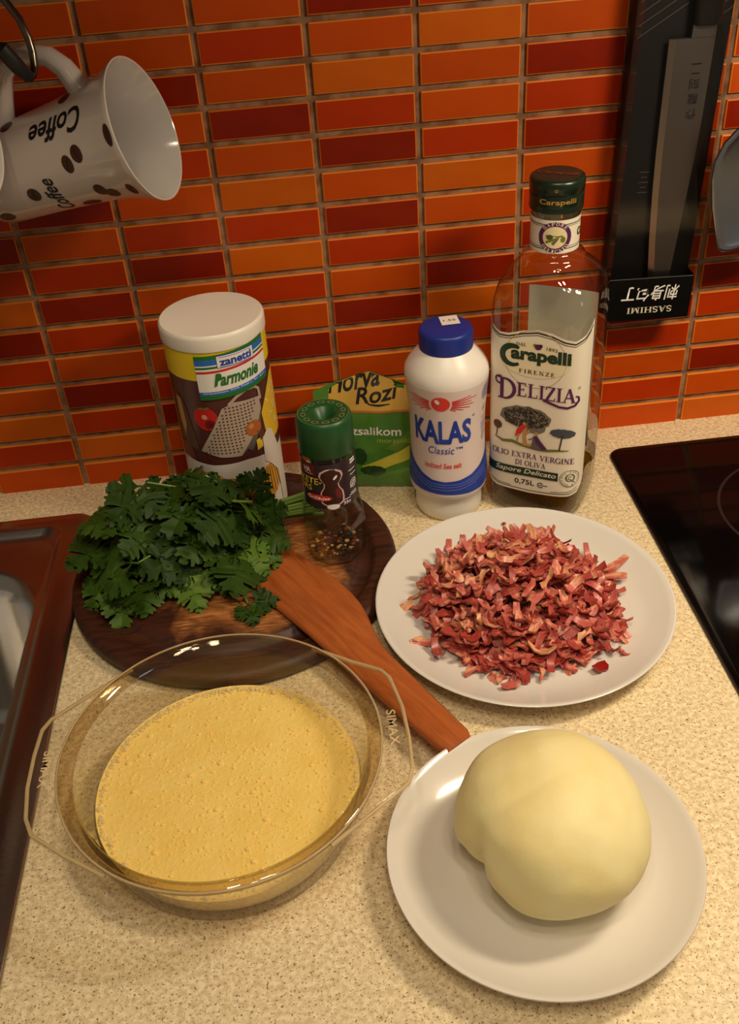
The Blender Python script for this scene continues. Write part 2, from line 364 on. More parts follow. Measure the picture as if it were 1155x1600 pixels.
STEEL = mat('brushed_steel', sr(200, 196, 190), 0.24, 1.0, bump=0.05, bscale=25)
sink = thing('kitchen_sink', 'inset stainless steel sink at the edge of the worktop beside the wooden board', 'sink', (0, 0, 0))
X0, X1, Y0, Y1 = -5.4, 1.17, -6.55, -0.59
sk = []
for ix, iy, r, z in ((0, 0, .2, .002), (0, 0, .2, .022), (.02, .02, .19, .036), (.29, .19, .2, .036), (.32, .22, .2, .03), (.36, .26, .22, -.03), (.40, .34, .24, -.055), (.46, .66, .75, -.075), (.49, .74, .82, -.12), (.53, .8, .85, -.3), (.62, .9, .85, -1.9), (.75, 1.05, .8, -2.05), (1.6, 2.2, .5, -2.1)):
    sk.append(rrect(X0 + ix, X1 - ix, Y0 + iy, Y1 - iy, r, z, 10))
MB().loft(sk, False, True).build('basin', STEEL, sink, sharp=60)
MB().lathe([(0, -2.085), (.36, -2.085), (.4, -2.09), (.42, -2.1)], 32, c=(-2.1, -3.6)).build('drain', mat('drain_metal', sr(120, 118, 116), 0.3, 1.0), sink)

# ------------------------------------------------------------------ round wooden board
def board_material():
    M = bpy.data.materials.new('worn_board_wood'); M.use_nodes = True; nt = M.node_tree; N = nt.nodes; L = nt.links; p = N['Principled BSDF']
    p.inputs['Roughness'].default_value = 0.5
    tc = N.new('ShaderNodeTexCoord')
    def noise_(scale, sc, detail, dist=0):
        mp = N.new('ShaderNodeMapping'); mp.inputs['Scale'].default_value = sc; mp.inputs['Rotation'].default_value = (0, 0, 0.5); L.new(tc.outputs['Object'], mp.inputs[0])
        n = N.new('ShaderNodeTexNoise'); n.inputs['Scale'].default_value = scale / U; n.inputs['Detail'].default_value = detail; n.inputs['Distortion'].default_value = dist; L.new(mp.outputs[0], n.inputs['Vector']); return n
    def ramp(src, e):
        r = N.new('ShaderNodeValToRGB'); r.color_ramp.elements[0].position = e[0][0]; r.color_ramp.elements[0].color = e[0][1]; r.color_ramp.elements[1].position = e[-1][0]; r.color_ramp.elements[1].color = e[-1][1]
        for q, c in e[1:-1]: x = r.color_ramp.elements.new(q); x.color = c
        L.new(src, r.inputs[0]); return r
    def mix(f, a, b):
        x = N.new('ShaderNodeMix'); x.data_type = 'RGBA'; L.new(f, x.inputs[0]); L.new(a, x.inputs[6]); L.new(b, x.inputs[7]); return x.outputs[2]
    grain = ramp(noise_(3.0, (1, 7, 1), 6, .4).outputs[0], [(.3, sr(40, 18, 9)), (.7, sr(78, 37, 18))])
    worn = ramp(noise_(6.0, (1.2, 8, 1), 6, .6).outputs[0], [(.3, sr(120, 66, 30)), (.55, sr(182, 112, 56)), (.75, sr(214, 150, 84))])
    # wear: cut marks in the middle of the board, fading towards the groove
    gr = N.new('ShaderNodeVectorMath'); gr.operation = 'LENGTH'; L.new(tc.outputs['Object'], gr.inputs[0])
    rad = N.new('ShaderNodeMapRange'); rad.inputs[1].default_value = 0.8 * U; rad.inputs[2].default_value = 1.35 * U; rad.inputs[3].default_value = 0.22; rad.inputs[4].default_value = -0.24; L.new(gr.outputs['Value'], rad.inputs[0])
    nn = noise_(1.7, (1, 1, 1), 8, .5); ad = N.new('ShaderNodeMath'); ad.operation = 'ADD'; L.new(nn.outputs[0], ad.inputs[0]); L.new(rad.outputs[0], ad.inputs[1])
    f = ramp(ad.outputs[0], [(.48, (0, 0, 0, 1)), (.72, (.9, .9, .9, 1))])
    scr = noise_(16, (.3, 7, 1), 4, .6); fs = ramp(scr.outputs[0], [(.56, (0, 0, 0, 1)), (.66, (.75, .75, .75, 1))])
    mu = N.new('ShaderNodeMath'); mu.operation = 'MULTIPLY'; L.new(fs.outputs[0], mu.inputs[0]); L.new(f.outputs[0], mu.inputs[1])
    light = N.new('ShaderNodeRGB'); light.outputs[0].default_value = sr(222, 166, 104)
    L.new(mix(mu.outputs[0], mix(f.outputs[0], grain.outputs[0], worn.outputs[0]), light.outputs[0]), p.inputs['Base Color'])
    bp = N.new('ShaderNodeBump'); bp.inputs['Strength'].default_value = 0.35; bp.inputs['Distance'].default_value = .01 * U; L.new(scr.outputs[0], bp.inputs['Height']); L.new(bp.outputs[0], p.inputs['Normal'])
    return M
BZ = 0.18
MB().lathe([(0, 0), (1.5, 0), (1.59, .03), (1.62, .07), (1.615, .12), (1.58, BZ - .008), (1.54, BZ), (1.42, BZ), (1.395, BZ - .012), (1.37, BZ - .045), (1.33, BZ - .062), (1.27, BZ - .062), (1.23, BZ - .045), (1.21, BZ - .01), (1.18, BZ), (.9, BZ), (.6, BZ), (.3, BZ), (0, BZ)], 96).build(
    'chopping_board', board_material(), None, (2.75, -1.93, 0.002), sharp=60, label='round dark wooden chopping board with a juice groove and a worn middle', category='chopping board')

# ------------------------------------------------------------------ wooden spatula
WOOD = mat('spatula_wood', sr(150, 74, 30), 0.42, col2=sr(182, 98, 44), cscale=2.2, cdist=.8, aniso=(7, .8, 1), lo=.3, hi=.7, bump=.12, bscale=30)
ang = math.atan2(-2.62, 1.53)
sp = thing('wooden_spatula', 'flat reddish brown wooden spatula lying across the chopping board', 'spatula', (3.0, -2.0, BZ + 0.004))
sp.rotation_euler = (0, 0, ang + math.pi / 2)
# outline in local frame: -y runs along the handle
def spat_w(t):  # half widths on either side for distance t along the blade
    return (lerp_tab([(-.35, .22), (-.23, .283), (.1, .34), (.5, .389), (.8, .41), (.99, .408), (1.2, .378), (1.41, .318), (1.606, .245), (1.78, .203), (1.955, .184), (3.06, .151)], t),
            lerp_tab([(-.35, .2), (-.1, .24), (.25, .256), (.65, .26), (.94, .243), (1.51, .215), (3.06, .147)], t))
loops = []
N_ = 40
for k in range(N_ + 1):
    t = -.35 + (3.06 + .35) * k / N_; wr, w = spat_w(t); th = lerp_tab([(-.35, .03), (.6, .055), (1.3, .085), (3.06, .085)], t)
    if k == N_: w -= .03; wr -= .03
    e = min(.03, th * .4)
    loops.append([(-w, -t, e), (-w, -t, th - e), (-w + e, -t, th), (wr - e, -t, th), (wr, -t, th - e), (wr, -t, e), (wr - e, -t, 0), (-w + e, -t, 0)])
blade = loops[:20]; hand = loops[19:]
MB().loft(blade, True, False).build('blade', WOOD, sp, sharp=50)
MB().loft(hand, False, True).build('handle', WOOD, sp, sharp=50)

# ------------------------------------------------------------------ plates
CHINA = mat('white_china', sr(222, 217, 210), 0.16, spec=0.5, coat=0.3)
def plate(cx, cy, r, label):
    k = r / 1.364
    prof = [(0, .03), (.6 * r, .03), (.66 * r, .0), (.7 * r, .0), (.72 * r, .03), (.84 * r, .09), (.95 * r, .18), (.985 * r, .222), (r, .244), (.996 * r, .252), (.985 * r, .25), (.95 * r, .222), (.84 * r, .135), (.74 * r, .085), (.66 * r, .07), (.5 * r, .066), (.25 * r, .066), (0, .066)]
    return MB().lathe(prof, 96).build('plate', CHINA, None, (cx, cy, 0.003), sharp=70, label=label, category='plate', group='white plates on the worktop')
plate(5.425, -3.01, 1.364, 'larger white china plate holding the chopped bacon beside the hob')
plate(4.9628, -5.6411, 1.1105, 'white china plate under the ball of dough in front')

# ------------------------------------------------------------------ ball of dough
DOUGH = mat('dough', sr(238, 226, 172), 0.55, col2=sr(232, 214, 148), cscale=2.4, lo=.35, hi=.7, bump=.35, bscale=5, sss=.12)
nU, nV = 96, 56; loops = []
for j in range(nV + 1):
    t = math.pi * j / nV; lp = []
    for i in range(nU):
        a = 2 * math.pi * i / nU; x, y, z = math.sin(t) * math.cos(a), math.sin(t) * math.sin(a), -math.cos(t)
        q = 1.0
        d = (math.degrees(a) - 198 + 180) % 360 - 180            # fold on the side facing the bowl
        low = max(0, 1 - abs(z + .25) / .8)
        q += .10 * math.exp(-((d + 26) / 20) ** 2) * low - .15 * math.exp(-(d / 8) ** 2) * low - .05 * math.exp(-((d - 25 - 30 * z) / 30) ** 2) * low
        q += .035 * math.exp(-((d - 40) / 18) ** 2) * low
        q += .05 * noise.noise(Vector((x * 1.3 + 3, y * 1.3, z * 1.3))) + .012 * noise.noise(Vector((x * 4, y * 4, z * 4 + 5)))
        # long shallow crease across the top from the fold
        q -= .022 * math.exp(-((x * .35 - y * .94 + .22 - .25 * z) / .06) ** 2) * max(0, -x * .8 + .3)
        zz = z * .50 * q
        if zz < -.40: zz = -.40 + (zz + .40) * .15
        sq = 1.0 if z > 0 else 1 - .10 * z * z
        lp.append((x * .655 * q * sq, y * .70 * q * sq, zz + .418))
    loops.append(lp)
MB().loft(loops, True, True).build('dough_ball', DOUGH, None, (5.035, -5.60, 0.072), sharp=180, label='smooth pale yellow ball of dough with a fold on one side', category='dough')

# ------------------------------------------------------------------ glass casserole bowl and beaten eggs
BOWLGLASS = thin_glass('casserole_glass', (.988, .978, .95, 1), 1.48, .02, .45, .55)
RIMGLASS = thin_glass('casserole_rim_glass', (.92, .85, .70, 1), 1.7, .03, .75, .4)
LIPGLASS = mat('casserole_lip_glass', sr(236, 214, 170), .15, spec=.6); LIPGLASS.node_tree.nodes['Principled BSDF'].inputs['Transmission Weight'].default_value = .55; LIPGLASS.node_tree.nodes['Principled BSDF'].inputs['IOR'].default_value = 1.25  # cream colour stands in for light caught along the clear glass edges
bowl = thing('glass_casserole', 'clear glass casserole with two flat handles holding beaten eggs', 'casserole', (2.735, -4.78, 0.002))
MB().lathe([(0, .03), (.80, .03), (.86, .012), (.92, .0), (.97, .03), (1.0, .1), (1.05, .3), (1.09, .5), (1.12, .62), (1.15, .66), (1.19, .675), (1.198, .695), (1.185, .712), (1.15, .715), (1.115, .70), (1.085, .66), (1.07, .6), (1.05, .5), (1.01, .3), (.97, .14), (.94, .08), (.88, .06), (0, .06)], 112).build('bowl', BOWLGLASS, bowl, sharp=60)
MB().lathe([(1.195, .704), (1.204, .708), (1.203, .716), (1.195, .72), (1.187, .716), (1.187, .708), (1.195, .704)], 112).build('rim_edge', LIPGLASS, bowl, sharp=80)
MB().lathe([(1.145, .718), (1.10, .695), (1.085, .665), (1.10, .655), (1.14, .665), (1.19, .672), (1.203, .697), (1.185, .718), (1.145, .718)], 112).build('rim', RIMGLASS, bowl, sharp=80)
for side, out in ((-1, [(-.74, .95), (-1.05, .72), (-1.33, .5), (-1.385, .40), (-1.405, .15), (-1.405, -.15), (-1.37, -.42), (-1.31, -.56), (-1.05, -.77), (-.76, -.97)]),
                  (1, [(.74, .95), (1.05, .74), (1.27, .61), (1.33, .52), (1.39, .2), (1.40, -.1), (1.385, -.4), (1.34, -.52), (1.06, -.73), (.76, -.95)])):
    inn = []
    a0 = math.atan2(out[0][1], out[0][0]); a1 = math.atan2(out[-1][1], out[-1][0])
    if side < 0 and a1 < 0: a1 += 2 * math.pi
    for i in range(len(out)):
        a = a0 + (a1 - a0) * i / (len(out) - 1); inn.append((1.17 * math.cos(a), 1.17 * math.sin(a)))
    lo_ = []
    for z, sh in ((.645, 0.0), (.69, 0.0), (.71, .012), (.712, .03), (.7, .05)):
        lo_.append([(x * (1 - sh / 1.4), y * (1 - sh / 1.4), z) for x, y in out])
    hd = MB(); hd.loft(lo_, closed=False)
    n_ = len(out)
    hd.add([(x, y, .7) for x, y in inn] + [(x * (1 - .05 / 1.4), y * (1 - .05 / 1.4), .7) for x, y in out], [(i, i + 1, n_ + i + 1, n_ + i) for i in range(n_ - 1)])
    h_ = hd.build('handle', BOWLGLASS, bowl, sharp=60)
    lip = MB().tube([(x * .993, y * .993, .69) for x, y in out], .015, 8).build('handle_lip', LIPGLASS, h_)
    g = text('SIMAX', -.17, -.035, .17, .035, .01)
    decal('embossed_letters', [(g, LIPGLASS, 0)], (lambda a, b, h, s=side: (s * 1.285 + b * 1.0, -a - .0, .702 + h * .5)), h_)

EGG = mat('beaten_egg', sr(250, 219, 130), 0.2, col2=sr(244, 207, 108), cscale=3.5, lo=.3, hi=.75, bump=.5, bscale=26, sss=.15)
FOAM = mat('egg_foam', sr(250, 218, 130), 0.05, spec=.6, coat=.6)
FROTH = mat('froth_bubble', sr(252, 232, 170), .08, spec=.6); FROTH.node_tree.nodes['Principled BSDF'].inputs['Alpha'].default_value = .6
egg = thing('beaten_eggs', 'frothy yellow beaten eggs filling the bottom of the glass casserole', 'eggs', (2.735, -4.78, 0))
MB().lathe([(0, .066), (.87, .066), (.93, .085), (.962, .145), (1.0, .295), (1.003, .309), (.985, .302), (.95, .297), (.8, .295), (.5, .295), (.2, .295), (0, .295)], 96).build('liquid', EGG, egg, sharp=60)
fm = MB(); fr = MB()
for i in range(1300):
    a = rnd.random() * 2 * math.pi; q = math.sqrt(rnd.random()) * .95; s = rnd.choice((.005, .006, .008, .01, .013)) * rnd.uniform(.8, 1.3)
    if rnd.random() < .02: s = .026
    fm.ball((q * math.cos(a), q * math.sin(a), .296), s, 6, 4, sc=(1, 1, .75))
fm.build('surface_bubbles', FOAM, egg, kind='stuff')
for i in range(800):
    a = rnd.random() * 2 * math.pi
    if rnd.random() < .6: a = rnd.gauss(1.7, .9)
    q = .982 - abs(rnd.gauss(0, .025)); s = rnd.uniform(.005, .012) * (2.0 if rnd.random() < .08 else 1)
    fr.ball((q * math.cos(a), q * math.sin(a), .300 + rnd.uniform(0, .010)), s, 7, 4)
fr.build('froth', FROTH, egg, kind='stuff')

# ------------------------------------------------------------------ olive oil bottle
GLASS = thin_glass('bottle_glass', (.94, .945, .905, 1), 1.65, .02, .72, .5)
PAPER = mat('label_paper', sr(236, 226, 204), 0.6)
PAPERBACK = mat('label_back_paper', sr(196, 190, 172), 0.7)
def se(a, n, th):  # superellipse radius
    return a / (abs(math.cos(th)) ** n + abs(math.sin(th)) ** n) ** (1 / n)
def se_loop(a, n, z, k=72): return [(se(a, n, 2 * math.pi * i / k) * math.sin(2 * math.pi * i / k), -se(a, n, 2 * math.pi * i / k) * math.cos(2 * math.pi * i / k), z) for i in range(k)]
oil = thing('olive_oil_bottle', 'tall square glass olive oil bottle with cream label and dark green cap', 'bottle', (6.085, -1.07, 0.002), (0, 0, math.radians(-30)))
BP = [(.03, .40, 4), (.0, .43, 4), (.03, .475, 4.5), (.09, .495, 5), (.3, .5, 5), (1.2, .5, 5), (2.2, .5, 5), (2.34, .493, 4.6), (2.45, .468, 4.2), (2.54, .42, 3.6), (2.61, .365, 3.0), (2.66, .32, 2.5), (2.69, .30, 2.2), (2.71, .297, 2), (2.735, .285, 2), (2.75, .245, 2), (2.78, .225, 2), (3.0, .218, 2), (3.2, .215, 2), (3.36, .2, 2)]
MB().loft([se_loop(a, n, z) for z, a, n in BP], True, True).build('glass_body', GLASS, oil, sharp=50)
OIL = thin_glass('olive_oil', (.62, .50, .12, 1), 1.3, .03, .5)
MB().loft([se_loop(a, n, z) for z, a, n in ((.035, .39, 4), (.04, .44, 4.4), (.1, .465, 5), (.30, .47, 5))], True, True).build('oil', OIL, oil, sharp=50)
CAPG = mat('dark_green_cap', sr(20, 36, 24), 0.28, spec=.5)
cp = MB().lathe([(.2, 3.15), (.243, 3.16), (.247, 3.19), (.24, 3.21), (.246, 3.225), (.246, 3.30), (.236, 3.305), (.236, 3.32), (.248, 3.33), (.25, 3.41), (.242, 3.435), (.225, 3.446), (.2, 3.448), (0, 3.448)], 56).build('cap', CAPG, oil, sharp=50)
cf = cyl_fn(.247)
GOLD = mat('gold_foil_print', sr(214, 170, 84), 0.3, .6)
decal('cap_lettering', [(text('Carapelli', -.09, 3.235, .25, 3.295, .02), GOLD, 0), (ring(.06, 3.372, .009, .014, 14), GOLD, 0)], cf, cp, (.05, None))
decal('cap_top_lettering', [(text('Carapelli', -.19, -.04, .19, .05, .02), mat('dark_red_print', sr(120, 50, 30), .5), 0)], lambda x, y, h: (x, y, 3.448 + h), cp, loc=(0, 0, 0))
# body label follows the rounded square section
_pts = se_loop(.5, 5, 0, 720); _arc = [0.0]
for i in range(1, 721): a, b = _pts[i - 1], _pts[i % 720]; _arc.append(_arc[-1] + math.hypot(a[0] - b[0], a[1] - b[1]))
def body_fn(s, z, h):
    s = s % _arc[-1]; lo, hi = 0, 720
    while hi - lo > 1:
        mid = (lo + hi) // 2
        if _arc[mid] <= s: lo = mid
        else: hi = mid
    t = (s - _arc[lo]) / (_arc[lo + 1] - _arc[lo] + 1e-9); a, b = _pts[lo % 720], _pts[(lo + 1) % 720]
    tx, ty = b[0] - a[0], b[1] - a[1]; l = math.hypot(tx, ty); return (a[0] + tx * t + ty / l * h, a[1] + ty * t - tx / l * h, z)
def wav(o): return [(-.52 + o, 2.20 - o * 1.6), (-.46, 2.135 - o), (-.36, 2.085 - o), (-.26, 2.09 - o), (-.12, 2.135 - o), (.02, 2.16 - o), (.16, 2.14 - o), (.28, 2.095 - o), (.38, 2.08 - o), (.47, 2.13 - o), (.6 - o, 2.26 - o * 1.8)]
outl = wav(0) + [(.6, .52), (.57, .42), (.5, .345), (.4, .315), (0, .295), (-.36, .315), (-.46, .35), (-.52, .45)]
lab = decal('front_label', [(poly(outl), PAPER, 0)], body_fn, oil, (.04, None))
K, G, Pp = INK['black'], INK['darkgreen'], INK['purple']
L_ = [(stroke(wav(.03), .014), K, 1), (stroke(wav(.055), .006), K, 1), (stroke([(-.44, .40), (-.34, .365), (-.2, .355)], .006), K, 1), (stroke([(.22, .355), (.4, .37), (.5, .42)], .006), K, 1)]
L_ += [(stroke([(-.44, .375), (-.34, .345), (0, .325), (.4, .345), (.5, .385)], .008), K, 1)]
L_ += [(ring(.0, 1.845, .30, .305, 40), INK['gold'], 1), (ell(.0, 1.84, .35, .19, 32), mat('label_cream', sr(236, 222, 186), .6), 1)]
L_ += [(serif('DAL', -.185, 1.975, -.085, 2.01, .02), K, 2), (text('1893', .11, 1.965, .215, 2.0, .0, .1, -.12), K, 2)]
L_ += [(ell(.03, 1.985, .035, .03, 12), Pp, 2), (ell(.0, 2.0, .02, .016, 10), INK['olive'], 2), (ell(.055, 2.0, .02, .018, 10), Pp, 2)]
L_ += [(stroke(arc(-.215, 1.865, .105, .10, 55, 305, 16), [.03, .04, .05, .055, .06, .06, .06, .06, .06, .06, .06, .055, .05, .045, .04, .035, .03]), G, 2), (text('arapelli', -.235, 1.79, .35, 1.965, .045), G, 2)]
L_ += [(serif('FIRENZE', -.15, 1.69, .2, 1.735, .0, .2), K, 2)]
L_ += [(serif('D', -.36, 1.37, -.17, 1.61), Pp, 2), (stroke(arc(-.345, 1.575, .045, .04, 60, 300, 10), .02), Pp, 2), (serif('ELIZIA', -.165, 1.425, .42, 1.585, .0, .0), Pp, 2),
       (stroke([(.10, 1.43), (.18, 1.40), (.26, 1.375), (.34, 1.37), (.41, 1.40), (.445, 1.45), (.44, 1.49), (.41, 1.50)], [.03, .028, .025, .025, .025, .022, .018, .015]), Pp, 2), (ring(.44, 1.59, .008, .012, 10), Pp, 2)]
tr = random.Random(3); TREE1, TREE2 = mat('tree_grey', sr(120, 110, 94), .6), mat('tree_dark', sr(46, 42, 38), .6)
def blob(cx, cy, rx, ry, n=26): return poly([(cx + rx * (1 + .05 * math.sin(i * 2.4)) * math.cos(2 * math.pi * i / n), cy + ry * (1 + .05 * math.cos(i * 3.1)) * math.sin(2 * math.pi * i / n)) for i in range(n)])
L_ += [(blob(-.07, 1.2, .26, .125), TREE1, 2), (blob(.02, 1.1, .12, .07), TREE1, 2)]
for i in range(150):
    a = tr.random() * 6.28; q = math.sqrt(tr.random()); x, y = -.07 + .24 * q * math.cos(a), 1.2 + .11 * q * math.sin(a)
    L_.append((ell(x, y, .022, .007, 6, tr.random() * 3), TREE2, 3))
L_ += [(stroke([(-.06, 1.10), (-.075, 1.0), (-.06, .87)], [.03, .035, .05]), INK['tan'], 3), (stroke([(-.06, 1.0), (-.02, 1.06)], .02), INK['tan'], 3)]
L_ += [(blob(.31, 1.075, .125, .052), mat('tree_blue', sr(70, 76, 84), .6), 2), (stroke([(.31, 1.06), (.30, .98), (.285, .87)], .014), TREE2, 2), (blob(-.36, 1.06, .05, .048), INK['brown'], 2), (stroke([(-.36, 1.03), (-.37, .93)], .012), INK['brown'], 2)]
L_ += [(poly([(-.15, 1.06), (-.09, 1.12), (-.05, 1.10), (-.08, 1.06), (-.12, .99), (-.17, .97)]), INK['red'], 4), (stroke([(-.13, 1.0), (-.15, .9)], .02), INK['tan'], 4), (ell(-.075, 1.125, .018, .02, 10), INK['tan'], 4)]
L_ += [(poly([(.02, 1.0), (.06, 1.01), (.1, .95), (.16, .88), (.1, .84), (0, .86)]), INK['grey'], 4), (poly([(.03, 1.0), (.06, 1.0), (.13, .9), (.17, .87), (.12, .86), (.05, .93)]), Pp, 5), (ell(.05, 1.035, .018, .02, 10), INK['tan'], 5), (stroke([(.03, .98), (-.03, .95)], .012), INK['grey'], 5)]
L_ += [(stroke([(-.39, .92), (-.3, .885), (-.2, .9), (-.1, .87), (.05, .855), (.15, .85), (.25, .87), (.38, .88)], [.01, .03, .035, .03, .04, .03, .025, .006]), INK['olive'], 2), (rect(-.04, .87, .02, .9), INK['gold'], 3)]
L_ += [(serif('OLIO EXTRA VERGINE', -.42, .715, .44, .785, .0, .0), Pp, 2), (serif('DI OLIVA', -.16, .625, .16, .69), Pp, 2)]
L_ += [(rect(-.5, .50, .29, .6), G, 2), (text('Sapore Delicato', -.37, .515, .27, .59, .01, .25), INK['cream'], 3)]
L_ += [(ell(.41, .545, .1, .1, 32), PAPER, 3), (ring(.41, .545, .095, .1, 32), INK['grey'], 4), (on_circle(serif, 'QUALITA CARAPELLI', .41, .545, .072, 90, .016, .0255), INK['grey'], 4), (serif('Q', .36, .49, .46, .60), mat('badge_green', sr(96, 112, 84), .6), 4), (ring(.41, .55, .015, .022, 14, 40, 320), INK['grey'], 4)]
L_ += [(text('0,75L', -.16, .385, .05, .455, .015), K, 2), (stroke(arc(.115, .418, .03, .028, 40, 320, 10), .01), K, 2), (rect(.10, .413, .19, .422), K, 2)]
decal('label_print', L_, body_fn, lab, (.04, None))
decal('back_label', [(rect(-.36, .35, .36, 2.15), PAPERBACK, 0)], lambda s, z, h: body_fn(s + _arc[-1] / 2, z, -.012), oil, (.06, None))
nl = decal('neck_label', [(rect(-.69, 2.79, .69, 3.10), PAPER, 0)], cyl_fn(.222), oil, (.04, None))
nr = math.radians(14) * .222
NL = [(rect(-.69, 3.055, .69, 3.062), K, 1), (rect(-.69, 3.04, .69, 3.044), K, 1), (rect(-.69, 2.83, .69, 2.837), K, 1), (rect(-.69, 2.85, .69, 2.854), K, 1)]
cxn = .06
NL += [(ell(cxn, 2.945, .15, .142, 40), Pp, 2), (ell(cxn, 2.945, .108, .102, 36), mat('seal_cream', sr(226, 208, 160), .6), 3), (on_circle(serif, 'SAPORE', cxn, 2.945, .113, 90, .028, .036), INK['cream'], 4), (on_circle(serif, 'DELICATO', cxn, 2.945, .142, 270, .028, .036, True), INK['cream'], 4)]
NL += [(stroke([(cxn - .08, 2.965), (cxn - .02, 2.96), (cxn + .07, 2.955)], .008), INK['olive'], 4), (ell(cxn - .045, 2.95, .03, .024, 14), mat('olive_green', sr(70, 84, 24), .5), 4), (ell(cxn + .07, 2.925, .022, .028, 14), INK['olive'], 4), (stroke([(cxn - .08, 2.90), (cxn, 2.93), (cxn + .06, 2.965)], [.02, .024, .006]), INK['olive'], 4), (stroke([(cxn - .02, 2.885), (cxn + .03, 2.935)], [.03, .008]), INK['grey'], 4), (text('Carapelli', .29, 2.9, .58, 3.0, .03), G, 2)]
decal('neck_print', NL, cyl_fn(.222), nl, (.04, None))

# ------------------------------------------------------------------ salt bottle
PLAST = mat('white_plastic', sr(232, 226, 218), 0.36, sss=.1)
FILM = mat('pearly_label_film', sr(222, 206, 200), 0.3)
salt = thing('salt_bottle', 'white plastic sea salt bottle with a blue screw cap', 'bottle', (5.045, -1.13, 0.002), (0, 0, math.radians(2)))
SP = [(0, 0), (.29, 0), (.33, .015), (.35, .06), (.352, .14), (.345, .2), (.355, .26), (.385, .31), (.402, .36), (.40, .5), (.388, .7), (.378, .95), (.382, 1.2), (.398, 1.42), (.415, 1.58), (.42, 1.64), (.412, 1.7), (.38, 1.76), (.325, 1.83), (.27, 1.89), (.24, 1.92), (.235, 1.95), (0, 1.95)]
MB().lathe(SP, 72).build('bottle_body', PLAST, salt, sharp=60)
BLUE = mat('blue_cap_plastic', sr(24, 44, 132), 0.4)
scp = MB().lathe([(.24, 1.90), (.262, 1.90), (.266, 1.92), (.264, 2.06), (.258, 2.085), (.245, 2.098), (.225, 2.102), (0, 2.102)], 56).build('cap', BLUE, salt, sharp=50)
decal('price_sticker', [(rect(-.06, -.02, .12, .17), mat('sticker_paper', sr(226, 214, 206), .6), 0), (text('1.55', -.03, .05, .09, .09), INK['grey'], 1)], lambda x, y, h: (x + .03, y + .04, 2.102 + h), scp)
salt_r = lambda z: lerp_tab([(q[1], q[0]) for q in SP[8:16]], z)
sf_ = cyl_fn(salt_r, .385); dg_ = .00672
sl = decal('label_film', [(rect(-1.2, .365, 1.2, 1.615), FILM, 0)], sf_, salt, (.05, .08), .003)
B_, RD = mat('kalas_blue', sr(28, 62, 158), .4), mat('kalas_red', sr(222, 56, 50), .4)
S_ = []
cx0 = -20 * dg_
S_ += [(ell(cx0, 1.475, .088, .08, 28), RD, 2), (ell(cx0 - .03, 1.5, .02, .03, 12, .5), INK['white'], 3)]
for i, a in enumerate([-36, -26, -17, -8, 0, 8, 15]):
    ra = math.radians(a); l1 = (.18, .24, .3, .33, .3, .36, .3)[i]
    for sg in (1, -1): S_.append((stroke([(cx0 + sg * .11 * math.cos(ra), 1.475 + .1 * math.sin(ra)), (cx0 + sg * l1 * math.cos(ra), 1.475 + l1 * .8 * math.sin(ra))], [.012, .007]), RD, 2))
S_ += [(text('KALAS', -66 * dg_, 1.0, 26 * dg_, 1.275, .035), B_, 2), (ring(30 * dg_, 1.29, .008, .013, 10), B_, 2)]
S_ += [(text('Classic', -41 * dg_, .885, -1 * dg_, .965, .0, .15), B_, 2), (text('TM', 1 * dg_, .935, 12 * dg_, .96, .02), B_, 2), (text('Iodized Sea salt', -47 * dg_, .715, 10 * dg_, .775, .015, .15), RD, 2)]
up = [(-100, .84), (-85, .78), (-70, .70), (-52, .62), (-35, .57), (-15, .555), (5, .565), (25, .60), (45, .66), (64, .74), (85, .84), (100, .92)]
lo = [(100, .45), (70, .405), (45, .38), (20, .385), (-10, .40), (-40, .41), (-70, .42), (-100, .46)]
S_ += [(poly([(a * dg_, z) for a, z in up + lo]), B_, 2)]
for k in (.035, .065, .1): S_.append((stroke([(a * dg_, z - k - .0004 * abs(a + 15)) for a, z in up], .008), INK['skyblue'], 3))
for i, (z, l) in enumerate(((1.57, .09), (1.545, .12), (1.52, .14), (1.495, .15), (1.47, .13), (1.445, .12), (1.42, .08), (1.31, .06), (1.28, .04), (1.2, .08), (1.14, .1), (1.10, .1), (1.06, .08), (1.02, .06), (.98, .09), (.94, .05))):
    S_.append((stroke([(50 * dg_ - l / 2 + .04, z - .02), (50 * dg_ + l + .0, z + .02)], .009), B_ if i != 9 else RD, 2))
decal('label_print', S_, sf_, sl, (.04, .08), .003)

# ------------------------------------------------------------------ pepper grinder
pg = thing('pepper_grinder', 'glass pepper grinder with a green cap and black label on the wooden board', 'pepper grinder', (3.78, -1.93, BZ + 0.004), (0, 0, math.radians(3)))
def oct_loop(a, n, z, k=64):
    P = []
    for i in range(k):
        t = 2 * math.pi * i / k; r8 = math.cos(math.pi / 8) / math.cos((t + math.pi / 8) % (math.pi / 4) - math.pi / 8); r = a * (1 + (r8 - 1) * n)
        P.append((r * math.sin(t), -r * math.cos(t), z))
    return P
GP = [(.0, .25, .6), (.03, .285, .8), (.08, .30, 1), (.25, .315, 1), (.45, .32, 1), (.52, .312, .9), (.6, .29, .5), (.66, .268, .2), (.7, .258, 0), (1.2, .255, 0), (1.22, .245, 0), (1.26, .245, 0), (1.28, .25, 0)]
MB().loft([oct_loop(a, n, z) for z, a, n in GP], True, True).build('glass_jar', thin_glass('grinder_glass', (.92, .93, .85, 1), 1.7, .03, .8, .4), pg, sharp=40)
GREENP = mat('green_cap_plastic', sr(22, 76, 34), 0.38)
gc = MB().lathe([(.2, 1.23), (.255, 1.23), (.265, 1.25), (.262, 1.45), (.26, 1.54), (.252, 1.575), (.235, 1.59), (.135, 1.59), (.115, 1.58), (.05, 1.47), (.045, 1.46), (0, 1.46)], 56).build('grinder_cap', GREENP, pg, sharp=40)
